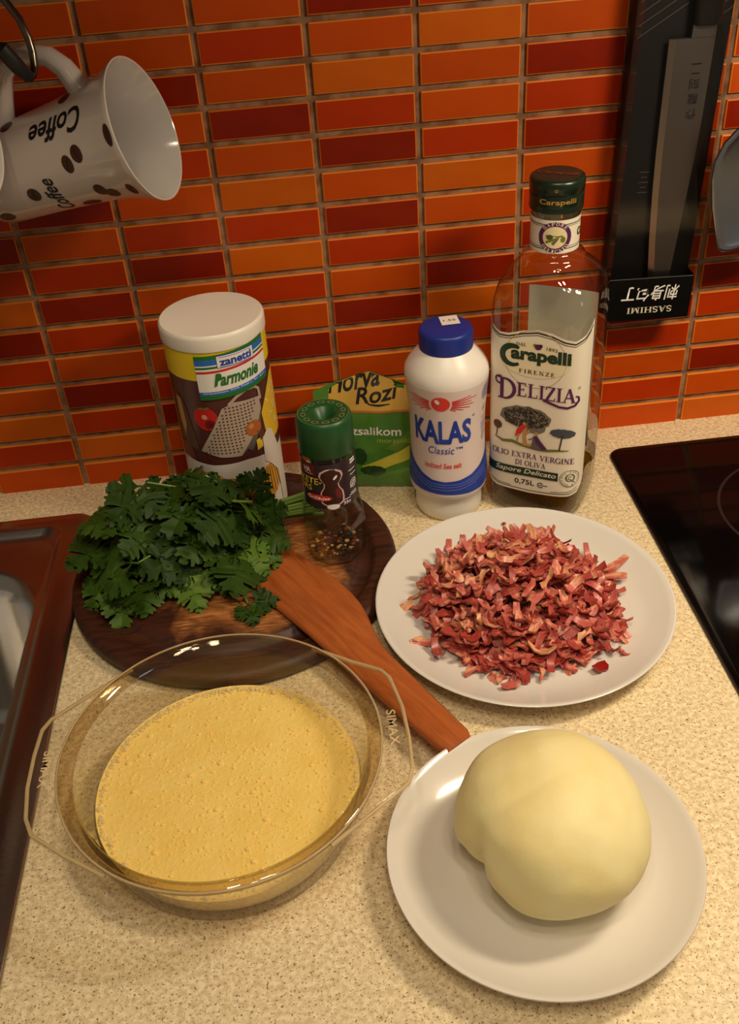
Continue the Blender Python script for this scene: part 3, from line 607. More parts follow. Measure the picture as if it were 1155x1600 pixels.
EMG = mat('cap_embossing', sr(120, 130, 96), 0.5); EL = []
for i in range(12):
    a = 2 * math.pi * i / 12; cx_, cy_ = .185 * math.cos(a), .185 * math.sin(a); ca, sa = math.cos(a), math.sin(a)
    q = ring(0, 0, .021, .029, 10); EL.append((xf(q, lambda x, y, ca=ca, sa=sa, cx_=cx_, cy_=cy_: (cx_ + x * ca * .8 - y * sa * 1.25, cy_ + x * sa * .8 + y * ca * 1.25)), EMG, 0))
EL.append((ring(0, 0, .233, .237, 48), EMG, 0))
decal('cap_marks', EL, lambda x, y, h: (x, y, 1.59 + h * .6), gc)
gz = lambda z: z - BZ
gf = cyl_fn(.2565); d4 = .00448
NAVY = mat('grinder_label', sr(46, 36, 42), 0.35)
gl = decal('label', [(rect(-105 * d4, .675, 82 * d4, 1.185), NAVY, 0)], gf, pg, (.04, None))
W, R_ = INK['white'], INK['red']
def mill(s, cx=-2 * d4, cz=.93): # pepper mill silhouette
    P = [(0, .19), (.035, .18), (.075, .15), (.085, .11), (.07, .07), (.05, .04), (.055, 0), (.08, -.05), (.085, -.11), (.08, -.16), (.05, -.185)]
    P = [(x * s[0], y * s[1]) for x, y in P]; return poly([(cx + x, cz + y) for x, y in P] + [(cx - x, cz + y) for x, y in P[::-1]])
GL = [(mill((1.35, 1.12)), mat('label_glow', sr(214, 180, 176), .5), 1), (mill((1.15, 1.04)), mat('mill_dark', sr(50, 18, 14), .4), 2), (ell(.05, .86, .03, .06, 12, .2), INK['darkred'], 3), (ell(.03, 1.04, .012, .03, 10, -.7), W, 3)]
GL += [(rect(-75 * d4, 1.05, -34 * d4, 1.175), INK['darkred'], 1), (text('HA', -62 * d4, 1.09, -44 * d4, 1.145, .02), W, 2), (rect(-62 * d4, 1.07, -40 * d4, 1.075), W, 2)]
GL += [(text('FEKETE-', -95 * d4, .96, -22 * d4, 1.03, .01, .1), INK['yellow'], 2), (text('BORS', -95 * d4, .88, -45 * d4, .945, .01, .1), INK['yellow'], 2)]
GL += [(fit(blob(0, 0, 1, 1), -62 * d4, .775, -3 * d4, .85), R_, 3), (text('Őrlőfejes', -57 * d4, .785, -8 * d4, .84, .02, .1), W, 4)]
GL += [(blob(-2 * d4, .71, .06, .03), W, 2), (text('35g', 20 * d4, .7, 38 * d4, .745, .02), W, 2)]
for i, (z, a, b) in enumerate(((1.15, 44, 60), (1.12, 44, 62), (1.05, 38, 60), (1.0, 42, 62), (.78, 36, 60), (.76, 22, 38), (.8, 40, 58))): GL.append((rect(a * d4, z, b * d4, z + .008 if i > 1 else z + .02), W, 2))
GL += [(ring(50 * d4, .9, .04, .047, 20), W, 2), (ring(50 * d4, .9, .02, .027, 16), W, 2), (stroke([(40 * d4, .86), (60 * d4, .94)], .008), W, 2)]
decal('label_print', GL, gf, gl, (.03, None))
PEP = [mat('pepper_black', sr(46, 34, 26), .6), mat('pepper_tan', sr(196, 150, 92), .6), mat('pepper_red', sr(140, 66, 44), .6)]
pm = MB(); pr_ = random.Random(5)
for i in range(105):
    a = pr_.random() * 6.283; q = math.sqrt(pr_.random()) * .25; x, y = q * math.sin(a), -q * math.cos(a)
    z = .03 + (.05 + .3 * max(0, x) + .06 * max(0, y)) * pr_.random() ** .5
    s = pr_.uniform(.012, .03); pm.ball((x, y, z + s), s, 5, 3, pr_.choice((0, 0, 0, 0, 1, 1, 2)), sc=(1, pr_.uniform(.6, 1), pr_.uniform(.5, 1)))
pm.build('peppercorns', PEP, pg, kind='stuff', smooth=False)
MB().lathe([(.0, .98), (.12, .98), (.16, 1.02), (.2, 1.2), (0, 1.2)], 24).build('grinding_head', mat('clear_grey_plastic', sr(70, 66, 58), .3), pg)

# ------------------------------------------------------------------ grated cheese tub
tub = thing('grated_cheese_tub', 'round cardboard tub of grated cheese with white plastic lid', 'tub', (2.825, -.92, BZ + 0.004))
tz = lambda z: z - BZ
MB().lathe([(0, 0), (.47, 0), (.488, .012), (.49, .04), (.49, 2.07), (.4, 2.07), (0, 2.07)], 72).build('tub_body', mat('tub_card_maroon', sr(84, 42, 38), .4), tub, sharp=40)
MB().lathe([(.49, 2.04), (.503, 2.042), (.506, 2.06), (.505, 2.16), (.5, 2.185), (.485, 2.2), (.47, 2.2), (.455, 2.197), (0, 2.197)], 72).build('lid', mat('lid_plastic', sr(234, 226, 214), .38), tub, sharp=40)
tf = cyl_fn(.49); e = math.radians(1) * .49
def tp(a, z): return (a * e, z - BZ)
YEL, MAR = mat('tub_yellow', sr(236, 204, 40), .4), mat('tub_maroon', sr(92, 44, 40), .4, col2=sr(72, 34, 34), cscale=6)
C_ = [(rect(-180 * e, 1.74, 180 * e, 2.07), YEL, 0)]
C_ += [(rect(-76 * e, .7, -73 * e, 1.76), YEL, 1), (poly([tp(-180, .2), tp(-180, .97), tp(-60, .98), tp(-20, .97), tp(20, 1.0), tp(60, .96), tp(180, .97), tp(180, .2)]), mat('tub_cloth_white', sr(226, 214, 204), .5), 1)]
C_ += [(blob(-30 * e, .5, .24, .2), mat('tub_pasta', sr(222, 160, 62), .5), 2), (blob(5 * e, .42, .2, .22), mat('tub_pasta_dark', sr(196, 120, 44), .5), 3), (blob(0, .38, .1, .08), INK['red'], 4), (blob(48 * e, .46, .13, .2), mat('tub_pasta2', sr(214, 142, 52), .5), 2)]
for i in range(16): C_.append((stroke([((30 + i * 2.6) * e, .3 + .02 * (i % 3)), ((32 + i * 2.2) * e, .45 + .03 * (i % 4)), ((36 + i * 1.6) * e, .62)], .008), INK['brown'] if i % 2 else INK['yellow'], 3))
for a_, z_ in ((-68, .86), (-65, .88), (-66, .82), (54, .98), (58, .99), (55.5, .94)): C_.append((ell(a_ * e, z_ - .06, .008, .016, 8), INK['grey'], 5))
# shredded cheese, pepper mill, tomato, grater, wooden knob, white bag
C_ += [(poly([tp(47, 1.44), tp(62, 1.66), tp(74, 1.78), tp(95, 1.8), tp(95, 1.1), tp(64, 1.08), tp(50, 1.2)]), mat('tub_cheese', sr(228, 184, 52), .5), 2)]
for i in range(40): q = tr.random(), tr.random(); C_.append((ell((56 + 30 * q[0]) * e, 1.0 + .5 * q[1], .03, .009, 6, tr.random() * 3), INK['yellow'] if i % 2 else INK['cream'], 3))
C_ += [(poly([tp(-66, 1.66), tp(-58, 1.74), tp(-50, 1.70), tp(-44, 1.55), tp(-38, 1.28), tp(-35, 1.14), tp(-44, 1.12), tp(-56, 1.2), tp(-64, 1.4)]), INK['brown'], 2), (poly([tp(-60, 1.7), tp(-52, 1.68), tp(-49, 1.4), tp(-55, 1.25), tp(-60, 1.45)]), INK['tan'], 3), (poly([tp(-72, 1.15), tp(-50, 1.2), tp(-42, 1.0), tp(-72, .97)]), INK['darkred'], 2)]
C_ += [(ell(-20 * e, 1.51 - BZ, .125, .13, 28), mat('tomato_red', sr(196, 36, 30), .4), 3), (ell(-21 * e, 1.53 - BZ, .03, .028, 12), mat('tomato_shine', sr(236, 150, 136), .4), 4), (stroke([tp(-27, 1.63), tp(-20, 1.615), tp(-14, 1.64)], .018), INK['olive'], 4), (stroke([tp(-21, 1.60), tp(-19, 1.66)], .014), INK['brown'], 4), (ell(-15 * e, 1.44 - BZ, .06, .06, 14), INK['darkred'], 3)]
SIL = mat('grater_silver', sr(176, 158, 142), .4)
C_ += [(poly([tp(-33, 1.13), tp(-12, 1.42), tp(0, 1.62), tp(14, 1.67), tp(46, 1.64), tp(47, 1.5), tp(36, 1.3), tp(22, 1.12), tp(14, 1.06), tp(-10, 1.07)]), SIL, 4), (poly([tp(22, 1.12), tp(14, 1.06), tp(36, 1.3), tp(47, 1.5), tp(42, 1.3), tp(28, 1.08)]), INK['grey'], 5)]
C_ += [(stroke([tp(8, 1.65), tp(18, 1.72), tp(30, 1.765), tp(42, 1.76), tp(47, 1.72), tp(48, 1.60)], .03), SIL, 4)]
for r_ in range(15):
    for k_ in range(9):
        fr_ = r_ / 14; a_ = (-26 + 30 * fr_) + (k_ + .5 * (r_ % 2)) * (4.6 - .3 * fr_); z_ = 1.12 + .5 * fr_
        if a_ < 40: C_.append((ell(a_ * e, z_ - BZ, .011, .009, 6), INK['maroon'], 6))
C_ += [(blob(33 * e, 1.33 - BZ, .085, .085), mat('knob_wood', sr(176, 96, 48), .4), 7), (ell(30 * e, 1.36 - BZ, .03, .03, 10), INK['tan'], 8), (poly([tp(36, 1.28), tp(44, 1.3), tp(47, 1.2), tp(40, 1.16)]), INK['brown'], 7)]
C_ += [(poly([tp(43, 1.18), tp(52, 1.24), tp(60, 1.2), tp(68, 1.0), tp(74, .6), tp(80, .3), tp(66, .3), tp(62, .7), tp(50, .84), tp(42, .9)]), mat('bag_white', sr(222, 210, 202), .5), 6), (poly([tp(34, 1.18), tp(42, 1.2), tp(42, 1.08), tp(34, 1.06)]), INK['yellow'], 5)]
tubp = decal('printed_sleeve', C_, tf, tub, (.05, None), .003, .0016)
# name panel
x0_, x1_, zt, zb = -21 * e, 64 * e, 2.185 - BZ, 1.725 - BZ; sl_ = .085
def band(f0, f1): return poly([(x0_ + (x1_ - x0_) * t / 8, zt + (zb - zt) * f0 + sl_ * (x1_ - x0_) * (t / 8) ** 1.3) for t in range(9)] + [(x0_ + (x1_ - x0_) * t / 8, zt + (zb - zt) * f1 + sl_ * (x1_ - x0_) * (t / 8) ** 1.3) for t in range(8, -1, -1)])
P_ = []
for f0, f1, c in ((0, .09, 'green'), (.09, .22, 'midblue'), (.22, .25, 'white'), (.25, .30, 'green'), (.30, .345, 'white'), (.345, .40, 'red'), (.40, .82, 'white'), (.82, .905, 'midblue'), (.905, 1, 'green')): P_.append((band(f0, f1), INK[c], 9))
P_ += [(fit(rect(0, 0, 1, 1), 3 * e, 2.055 - BZ, 46 * e, 2.185 - BZ, .03), INK['blue'], 10), (fit(rect(0, 0, 1, 1), 3.6 * e, 2.061 - BZ, 45.4 * e, 2.179 - BZ, .03), INK['white'], 11), (text('zanetti', 6 * e, 2.078 - BZ, 43 * e, 2.155 - BZ, .035, .0, .03), INK['blue'], 12), (fit(rect(0, 0, 1, 1), 6 * e, 2.066 - BZ, 43 * e, 2.071 - BZ, .03), INK['blue'], 12), (fit(rect(0, 0, 1, 1), 6 * e, 2.164 - BZ, 43 * e, 2.169 - BZ, .03), INK['blue'], 12)]
P_ += [(text('Parmonie', -3 * e, 1.87 - BZ, 50 * e, 2.005 - BZ, .03, .35, .045), INK['green'], 12), (stroke([tp(-1, 1.88), tp(1, 1.95), tp(5, 2.0)], .022), INK['green'], 12), (text('Weichkäse 32% Fett i. Tr. ger.', -17 * e, 1.782 - BZ, 60 * e, 1.803 - BZ, .01, 0, .08), INK['white'], 12)]
decal('name_panel', P_, tf, tub, (.05, None), .003, .0016)

# ------------------------------------------------------------------ herb pouch
pouch = thing('herb_pouch', 'crumpled green and yellow herb pouch standing behind the pepper grinder', 'pouch', (4.27, -.66, 0.003), (0, 0, math.radians(-11)))
def ptop(x): return 1.27 - (.36 * abs(x) ** 1.15 if x < 0 else .42 * x ** 1.1)
def pouch_fn(x, z, h):
    t = max(0, min(1, z / ptop(x))); b = .15 * (math.sin(math.pi * min(1, t ** .8 * .98 + .02))) * math.sqrt(max(0, 1 - (x / .66) ** 2))
    w = .034 * noise.noise(Vector((x * 5, z * 4, 1))) + .012 * noise.noise(Vector((x * 12, z * 9, 4)))
    return (x, .34 * z / 1.27 - b + w * (1 - .3 * t) - h, z)
PG = mat('pouch_green', sr(88, 142, 50), 0.2, spec=.5, coat=.4, col2=sr(58, 112, 40), cscale=1.4, lo=.4, hi=.65)
mbp = MB(); nx_, nz_ = 28, 30
fl = [[pouch_fn(-.62 + 1.24 * i / nx_, ptop(-.62 + 1.24 * i / nx_) * j / nz_, 0) for i in range(nx_ + 1)] for j in range(nz_ + 1)]
bl = [[(p[0], .34 * p[2] / 1.27 + .05 * math.sin(math.pi * j / nz_) * math.sqrt(max(0, 1 - (p[0] / .63) ** 2)), p[2]) for p in row] for j, row in enumerate(fl)]
loops = [fl[j] + bl[j][::-1] for j in range(nz_ + 1)]
MB().loft(loops, True, True).build('pouch_body', PG, pouch, sharp=70)
PY = mat('pouch_gold', sr(228, 184, 84), .25, coat=.4); PL = mat('pouch_lime', sr(204, 200, 70), .22, coat=.4); PD = mat('pouch_dark', sr(34, 74, 32), .25, coat=.4)
xs_ = [-.6 + 1.2 * i / 16 for i in range(17)]
Q_ = [(poly([(x, .86 + .03 * math.cos(x * 3)) for x in xs_ if x > -.52] + [(x, ptop(x) - .004) for x in xs_[::-1] if x > -.52]), PY, 0)]
Q_ += [(poly([(-.1, .30), (.05, .36), (.3, .46), (.6, .62), (.6, .44), (.35, .34), (.1, .26), (-.1, .22)]), PL, 0), (poly([(.15, .5), (.6, .8), (.6, .66), (.3, .47)]), mat('pouch_midgreen', sr(96, 140, 46), .25, coat=.4), 0), (blob(.02, .25, .14, .06), PD, 1), (blob(-.12, .42, .08, .1), PD, 1), (stroke([(-.5, .87), (0, .89), (.6, .86)], .02), mat('pouch_orange', sr(206, 120, 44), .3), 1)]
crop = lambda sh: xf(sh, lambda x, y: (x, min(y, ptop(x) - .006)))
Q_ += [(crop(text('Horvá', -.45, 1.04, .12, 1.25, .02, .15, .17)), INK['black'], 1), (crop(text('Rozi', -.15, .95, .30, 1.11, .02, .15, .1)), INK['black'], 1), (stroke([(-.02, .96), (.1, .945), (.22, .95)], [.012, .022, .008]), INK['black'], 1)]
Q_ += [(text('zsalikom', -.2, .655, .34, .74, .015, 0, -.02), INK['white'], 1), (text('morzsolt', .08, .575, .43, .625, 0, 0, -.03), INK['lime'], 1)]
decal('pouch_print', Q_, pouch_fn, pouch, (.045, .045), .004)

# ------------------------------------------------------------------ parsley
LEAF = [mat('parsley_leaf_a', sr(62, 88, 24), .5, spec=.22, col2=sr(48, 74, 19), cscale=3, randv=.3), mat('parsley_leaf_b', sr(47, 71, 19), .5, spec=.22, col2=sr(36, 59, 16), cscale=3, randv=.3), mat('parsley_leaf_c', sr(88, 112, 33), .5, spec=.22, col2=sr(70, 102, 30), cscale=3, randv=.2)]
STEM = mat('parsley_stem', sr(104, 132, 54), .4)
parsley = thing('parsley_bunch', 'bunch of fresh flat leaf parsley lying on the wooden board', 'parsley', (2.77, -1.95, BZ + .003))
PC = Vector((2.77, -1.95, BZ))
def leaflet(mb, base, ang, size, fold, curl, rr, wide=1.0):
    half = [(.02, 0), (.05, .15), (.16, .26), (.30, .28), (.46, .34), (.50, .40), (.44, .43), (.53, .50), (.50, .56), (.41, .53), (.42, .62), (.36, .65), (.27, .56), (.15, .47), (.13, .52), (.18, .62), (.29, .70), (.31, .77), (.23, .77), (.25, .87), (.19, .89), (.12, .83), (.10, .94), (.05, .98), (0, .96)]
    mid = [0, .12, .2, .24, .3, .33, .36, .4, .43, .44, .46, .48, .48, .47, .5, .58, .64, .7, .73, .78, .82, .84, .9, .95, .96]
    ca, sa = math.cos(ang), math.sin(ang); V = []; F = []
    def put(x, y):
        z = fold * abs(x) - curl * y * y - .2 * x * x + .07 * noise.noise(Vector((x * 4 + rr, y * 4, rr)))
        x *= wide * size; y *= size; return (base[0] + x * ca + y * sa, base[1] - x * sa + y * ca, base[2] + z * size)
    n = len(half)
    for sg in (1, -1):
        o = len(V)
        for (x, y), my in zip(half, mid):
            j = 1 + .07 * noise.noise(Vector((x * 9 + rr * 3, y * 9, sg + rr))); V.append(put(0, my)); V.append(put(x * sg * j, y * j))
        for i in range(n - 1):
            q = (o + 2 * i, o + 2 * i + 1, o + 2 * i + 3, o + 2 * i + 2); F.append(q if sg > 0 else q[::-1])
    mb.add(V, F)
leaf_me = []
lr = random.Random(11)
for k in range(8):
    mb = MB(); rr = k * 1.7
    fold, curl = lr.uniform(-.05, .22), lr.uniform(.0, .22)
    leaflet(mb, (0, .14, 0), 0, .52, fold, curl, rr)
    leaflet(mb, (0, .07, 0), lr.uniform(.85, 1.15), .43, fold, curl * .8, rr + 3, .95); leaflet(mb, (0, .07, 0), -lr.uniform(.85, 1.15), .43, fold, curl * .8, rr + 6, .95)
    mb.tube([(0, -.02, 0), (0, .08, 0), (0, .16, 0)], .011, 5)
    leaf_me.append([mb.mesh('leaf', LEAF[q], 180) for q in range(3)])
def H(x, y): return 0.50 * math.exp(-((x - 2.62) / .5) ** 2 - ((y + 1.78) / .40) ** 2) + .48 * math.exp(-((x - 1.85) / .52) ** 2 - ((y + 1.85) / .5) ** 2) + .1
def leaf_at(p, tip, nrm, size, var, mi):
    yv = Vector(tip).normalized(); zv = Vector(nrm); zv = (zv - yv * zv.dot(yv)).normalized(); xv = yv.cross(zv)
    M4 = Matrix((xv, yv, zv)).transposed().to_4x4()
    o = link('leaf', leaf_me[var][mi], parsley); s = size
    o.matrix_local = Matrix.Translation((Vector(p) - PC) * U) @ M4 @ Matrix.Scale(s, 4); return o
stem_root = Vector((3.0, -1.56, .46))
spots = []
for i in range(4000):
    x, y = lr.uniform(1.1, 3.05), lr.uniform(-2.62, -1.05)
    # footprint of the heap
    if x > 2.3 and y > -1.50: continue
    if y > -1.05 - .0 - .45 * max(0, (x - 1.7)) : continue
    if ((x - 2.22) / .78) ** 2 + ((y + 1.87) / .74) ** 2 > 1.0: continue
    if y < -2.35 and x > 2.05: continue
    lev = lr.choice((1.2, 1.0, .85, .4)); z = BZ + .06 + H(x, y) * lev
    if all((x - a) ** 2 + (y - b) ** 2 + (z - c) ** 2 > .085 for a, b, c in spots): spots.append((x, y, z))
    if len(spots) >= 38: break
for n_, (x, y, z) in enumerate(spots):
    gx, gy = (H(x + .03, y) - H(x - .03, y)) / .06, (H(x, y + .03) - H(x, y - .03)) / .06
    nrm = Vector((-gx * .5 + lr.gauss(0, .26), -gy * .5 - .4 + lr.gauss(0, .26), 1.0)).normalized()
    out = Vector((x - 2.75, y + 1.62, 0)); out = out.normalized() if out.length > .1 else Vector((-1, 0, 0))
    tip = (out + Vector((lr.gauss(0, .5), lr.gauss(0, .5), lr.gauss(0, .15))) + Vector((-.2, -.15, -.12)));
    # keep tips off the tub and above the board
    sz = lr.uniform(.78, 1.06)
    p = Vector((x, y, z)) - tip.normalized() * .25 * sz
    if (p.x - 2.825) ** 2 + (p.y + .92) ** 2 < .6 ** 2: p.y -= .12
    tipz = (p + tip.normalized() * .6 * sz).z
    if tipz < BZ + .1: tip.z += (BZ + .14 - tipz) * 1.7
    leaf_at(p, tip, nrm, sz, lr.randrange(8), lr.choice((0, 0, 0, 1, 1, 1, 2)))
    if True:
        mid_ = p.lerp(stem_root, .4) + Vector((lr.gauss(0, .05), lr.gauss(0, .05), .04)); mid_.z = max(mid_.z, BZ + .06)
        e2 = p.lerp(stem_root, .85)
        MB().tube([p - PC, mid_ - PC, e2 - PC], [.010, .014, .016], 5).build('stem', STEM, parsley)
# leaves standing up in front of the tub and hanging over the near side
for p, tip, nrm, s, v, mi in (((2.66, -1.58, .66), (-.5, -.1, .5), (.2, -1, .5), .72, 1, 1), ((2.95, -1.60, .68), (.35, -.1, .6), (0, -1, .5), .60, 3, 1), ((3.0, -1.68, .48), (.6, -.2, .3), (0, -.8, .8), .62, 5, 1), ((2.35, -1.56, .62), (-.2, .1, .6), (0, -1, .6), .58, 2, 1),
                              ((2.1, -1.42, .52), (-.2, .3, .5), (-.2, -1, .5), .6, 0, 1), ((3.02, -1.85, .45), (.5, -.4, -.1), (.1, -.5, 1), .6, 6, 0), ((2.85, -2.05, .42), (.4, -.55, -.2), (.1, -.6, 1), .6, 7, 2), ((1.72, -2.33, .36), (-.1, -1, -.5), (.0, -.6, .9), .72, 4, 2),
                              ((1.58, -2.1, .36), (-.5, -.8, -.35), (-.3, -.4, .9), .72, 1, 0), ((1.58, -1.75, .38), (-1, -.2, -.3), (-.3, -.2, 1), .66, 2, 0), ((1.62, -1.5, .34), (-1, .2, -.2), (-.3, 0, 1), .62, 5, 2), ((2.35, -2.32, .42), (.2, -1, -.45), (0, -.6, 1), .66, 3, 2), ((2.62, -2.2, .4), (.3, -.9, -.35), (.1, -.6, 1), .62, 0, 0), ((1.95, -2.3, .4), (-.1, -1, -.45), (0, -.6, 1), .66, 6, 0)):
    leaf_at(p, tip, nrm, s, v, mi)
# small stray sprig lying on the worn middle of the board
MB().tube([Vector(q) - PC for q in ((2.62, -2.25, .36), (2.74, -2.42, .30), (2.86, -2.6, .25), (2.9, -2.7, .235))], [.014, .013, .012, .01], 6).build('stem', STEM, parsley)
leaf_at((2.89, -2.66, .245), (.15, -1, -.03), (0, -.3, 1), .46, 2, 1); leaf_at((2.92, -2.68, .25), (1, -.15, .1), (0, -.5, 1), .42, 4, 1)
# the cut stalks
for i in range(20):
    a = lr.random() * 6.283; q = math.sqrt(lr.random()); ex, ey, ez = 3.68 + lr.uniform(-.06, .06), -1.40 + .13 * q * math.cos(a), .42 + .17 * q * math.sin(a)
    pts = [Vector((2.45 + lr.uniform(-.2, .2), -1.72 + .1 * math.cos(a), .5 + .1 * math.sin(a))), Vector((2.95, -1.57 + .06 * math.cos(a), .45 + .08 * math.sin(a))), Vector((3.3, -1.49 + .09 * q * math.cos(a), .43 + .12 * q * math.sin(a))), Vector((ex, ey, ez))]
    MB().tube([p - PC for p in pts], [.016, .019, .02, .02], 6).build('stalk', STEM, parsley)

# ------------------------------------------------------------------ chopped bacon
def bacon_material(name, meat, dark, fat, split):
    M = bpy.data.materials.new(name); M.use_nodes = True; nt = M.node_tree; N = nt.nodes; L = nt.links; p = N['Principled BSDF']
    p.inputs['Roughness'].default_value = .42; p.inputs['Coat Weight'].default_value = .1; p.inputs['Coat Roughness'].default_value = .2
    tc = N.new('ShaderNodeTexCoord'); oi = N.new('ShaderNodeObjectInfo'); ad = N.new('ShaderNodeVectorMath'); ad.operation = 'ADD'; ml = N.new('ShaderNodeVectorMath'); ml.operation = 'SCALE'; ml.inputs['Scale'].default_value = .4
    cx = N.new('ShaderNodeCombineXYZ'); L.new(oi.outputs['Random'], cx.inputs[0]); L.new(oi.outputs['Random'], cx.inputs[1]); L.new(cx.outputs[0], ml.inputs[0]); L.new(ml.outputs[0], ad.inputs[1]); L.new(tc.outputs['Object'], ad.inputs[0])
    mp = N.new('ShaderNodeMapping'); mp.inputs['Scale'].default_value = (1, 3.2, 1); L.new(ad.outputs[0], mp.inputs[0])
    n = N.new('ShaderNodeTexNoise'); n.inputs['Scale'].default_value = 9 / U; n.inputs['Detail'].default_value = 4; L.new(mp.outputs[0], n.inputs['Vector'])
    r = N.new('ShaderNodeValToRGB'); r.color_ramp.elements[0].position = .3; r.color_ramp.elements[0].color = dark; r.color_ramp.elements[1].position = split + .1; r.color_ramp.elements[1].color = fat
    x = r.color_ramp.elements.new(.45); x.color = meat; x = r.color_ramp.elements.new(split); x.color = meat
    L.new(n.outputs[0], r.inputs[0]); L.new(r.outputs[0], p.inputs['Base Color']); return M
BM = [bacon_material('bacon_pink', sr(190, 92, 82), sr(168, 62, 56), sr(216, 150, 116), .54), bacon_material('bacon_red', sr(166, 62, 54), sr(136, 38, 33), sr(198, 120, 94), .6), bacon_material('bacon_streaky', sr(200, 106, 92), sr(178, 70, 60), sr(222, 162, 120), .5), bacon_material('bacon_fat', sr(212, 140, 104), sr(192, 94, 78), sr(226, 172, 124), .46)]
DARKB = mat('bacon_dark', sr(140, 24, 18), .25, coat=.4)
br = random.Random(21)
def strip(mb, M4, l, w, bend, rag, mi=0, th=.016):
    nx, ny = 4, 2; T = []; B = []
    for i in range(nx + 1):
        for j in range(ny + 1):
            x = l * (i / nx - .5); y = w * (j / ny - .5) * (1 - .35 * (abs(i - nx / 2) / (nx / 2)) ** 2) * (1 + rag * math.sin(i * 2.3 + j)) + rag * .03 * math.sin(i * 1.9); z = bend * (x * x * 4 / max(l, .01)) + rag * .02 * math.cos(i * 2.1 + j * 1.3)
            T.append(M4 @ Vector((x, y, z + th / 2))); B.append(M4 @ Vector((x, y, z - th / 2)))
    n = len(T); F = []; q = lambda i, j: i * (ny + 1) + j
    for i in range(nx):
        for j in range(ny): F.append((q(i, j), q(i + 1, j), q(i + 1, j + 1), q(i, j + 1))); F.append((n + q(i, j), n + q(i, j + 1), n + q(i + 1, j + 1), n + q(i + 1, j)))
    for i in range(nx): F.append((q(i, 0), n + q(i, 0), n + q(i + 1, 0), q(i + 1, 0))); F.append((q(i, ny), q(i + 1, ny), n + q(i + 1, ny), n + q(i, ny)))
    for j in range(ny): F.append((q(0, j), q(0, j + 1), n + q(0, j + 1), n + q(0, j))); F.append((q(nx, j), n + q(nx, j), n + q(nx, j + 1), q(nx, j + 1)))
    mb.add(T + B, F, mi)
bits = []
for k in range(20):
    mb = MB(); strip(mb, Matrix.Identity(4), br.uniform(.11, .25), br.uniform(.035, .085), br.uniform(-.45, .45), br.uniform(.25, .8), th=br.uniform(.014, .026)); bits.append([mb.mesh('bacon_bit', m_, 50) for m_ in BM])
BC = (5.42, -2.98)
def brad(a):  # outline of the heap by direction
    d = math.degrees(a) % 360
    return lerp_tab([(0, .86), (20, .84), (50, .92), (80, .98), (110, .98), (140, .96), (165, .98), (185, 1.0), (205, .96), (230, .92), (255, .92), (280, .90), (310, .98), (335, .95), (360, .86)], d)
def bh(q): return .06 + .50 * max(0, 1 - (q / 1.02) ** 1.6)
def rot(tilt): return Matrix.Rotation(br.random() * 6.283, 4, 'Z') @ Matrix.Rotation(br.gauss(0, tilt), 4, 'X') @ Matrix.Rotation(br.gauss(0, tilt), 4, 'Y')
mb = MB()
for i in range(900):
    a = br.random() * 6.283; q = math.sqrt(br.random()) * .95; r = brad(a) * q; z = max(.135 + .1 * max(0, q - .8), .085 + (bh(q) - .05) * br.random() ** .45)
    strip(mb, Matrix.Translation((r * math.cos(a), r * math.sin(a), z)) @ rot(.36), br.uniform(.12, .22), br.uniform(.05, .1), br.uniform(-.3, .3), br.uniform(.1, .5), br.choice((0, 0, 1, 1, 2)))
mb.build('bacon_heap_filling', BM, None, (BC[0], BC[1], 0), kind='stuff', label='mass of chopped bacon underneath the top bits on the white plate', category='bacon', sharp=50)
for i in range(290):
    a = br.random() * 6.283; q = math.sqrt(br.random()) * 1.0
    if i > 262: q = br.uniform(1.0, 1.09)
    r = brad(a) * q; z = .10 + bh(q) + br.uniform(-.02, .03)
    if q > .93: z = .10 + br.uniform(0, .05)
    k = br.choice((0, 0, 0, 1, 1, 1, 2, 2, 3)); o = link('bacon_bit', br.choice(bits)[k], None, label='small chopped bacon bit on top of the heap on the white plate', category='bacon bit', group='chopped bacon bits heaped on the plate')
    o.matrix_world = Matrix.Translation(Vector((BC[0] + r * math.cos(a), BC[1] + r * math.sin(a), z)) * U) @ rot(.28)
def lone(name, M_, x, y, z, l, w, rz, label, tilt=.1):
    mb = MB(); strip(mb, Matrix.Identity(4), l, w, .1, .3); o = mb.build(name, M_, None, (x, y, z), (tilt, 0, rz), label=label, category='bacon bit', sharp=50); return o
lone('bacon_bit', DARKB, 5.90, -3.90, .135, .13, .10, .4, 'single dark red bacon bit lying apart near the front rim of the plate')
lone('bacon_bit', BM[0], 5.10, -3.99, .145, .17, .07, .2, 'flat pink bacon bit at the frontmost edge of the heap')
# forked bit reaching out towards the hob
mb = MB()
for pts, w in (([(0, 0), (.12, .03), (.24, .10), (.34, .17)], [.10, .11, .07, .06]), ([(0, 0), (.1, -.04), (.2, -.08), (.26, -.10)], [.1, .1, .08, .06])):
    v, f = stroke(pts, w); n_ = len(v); mb.add([(x, y, .02 + x * .12) for x, y in v] + [(x, y, x * .12) for x, y in v], list(f) + [tuple(n_ + i for i in q[::-1]) for q in f] + [(2 * i + s, 2 * i + 2 + s, n_ + 2 * i + 2 + s, n_ + 2 * i + s) for i in range(len(pts) - 1) for s in (0, 1)] + [(0, 1, n_ + 1, n_), (n_ - 2, n_ - 1, 2 * n_ - 1, 2 * n_ - 2)])
mb.build('bacon_bit', BM[2], None, (6.20, -2.74, .15), label='forked pink bacon bit sticking out of the heap towards the hob', category='bacon bit', sharp=50)
MB().ball((0, 0, 0), .025, 7, 4, sc=(1, .7, .5)).build('bacon_crumb', BM[1], None, (5.50, -1.83, .185), label='tiny bacon crumb alone on the far side of the plate', category='bacon bit')

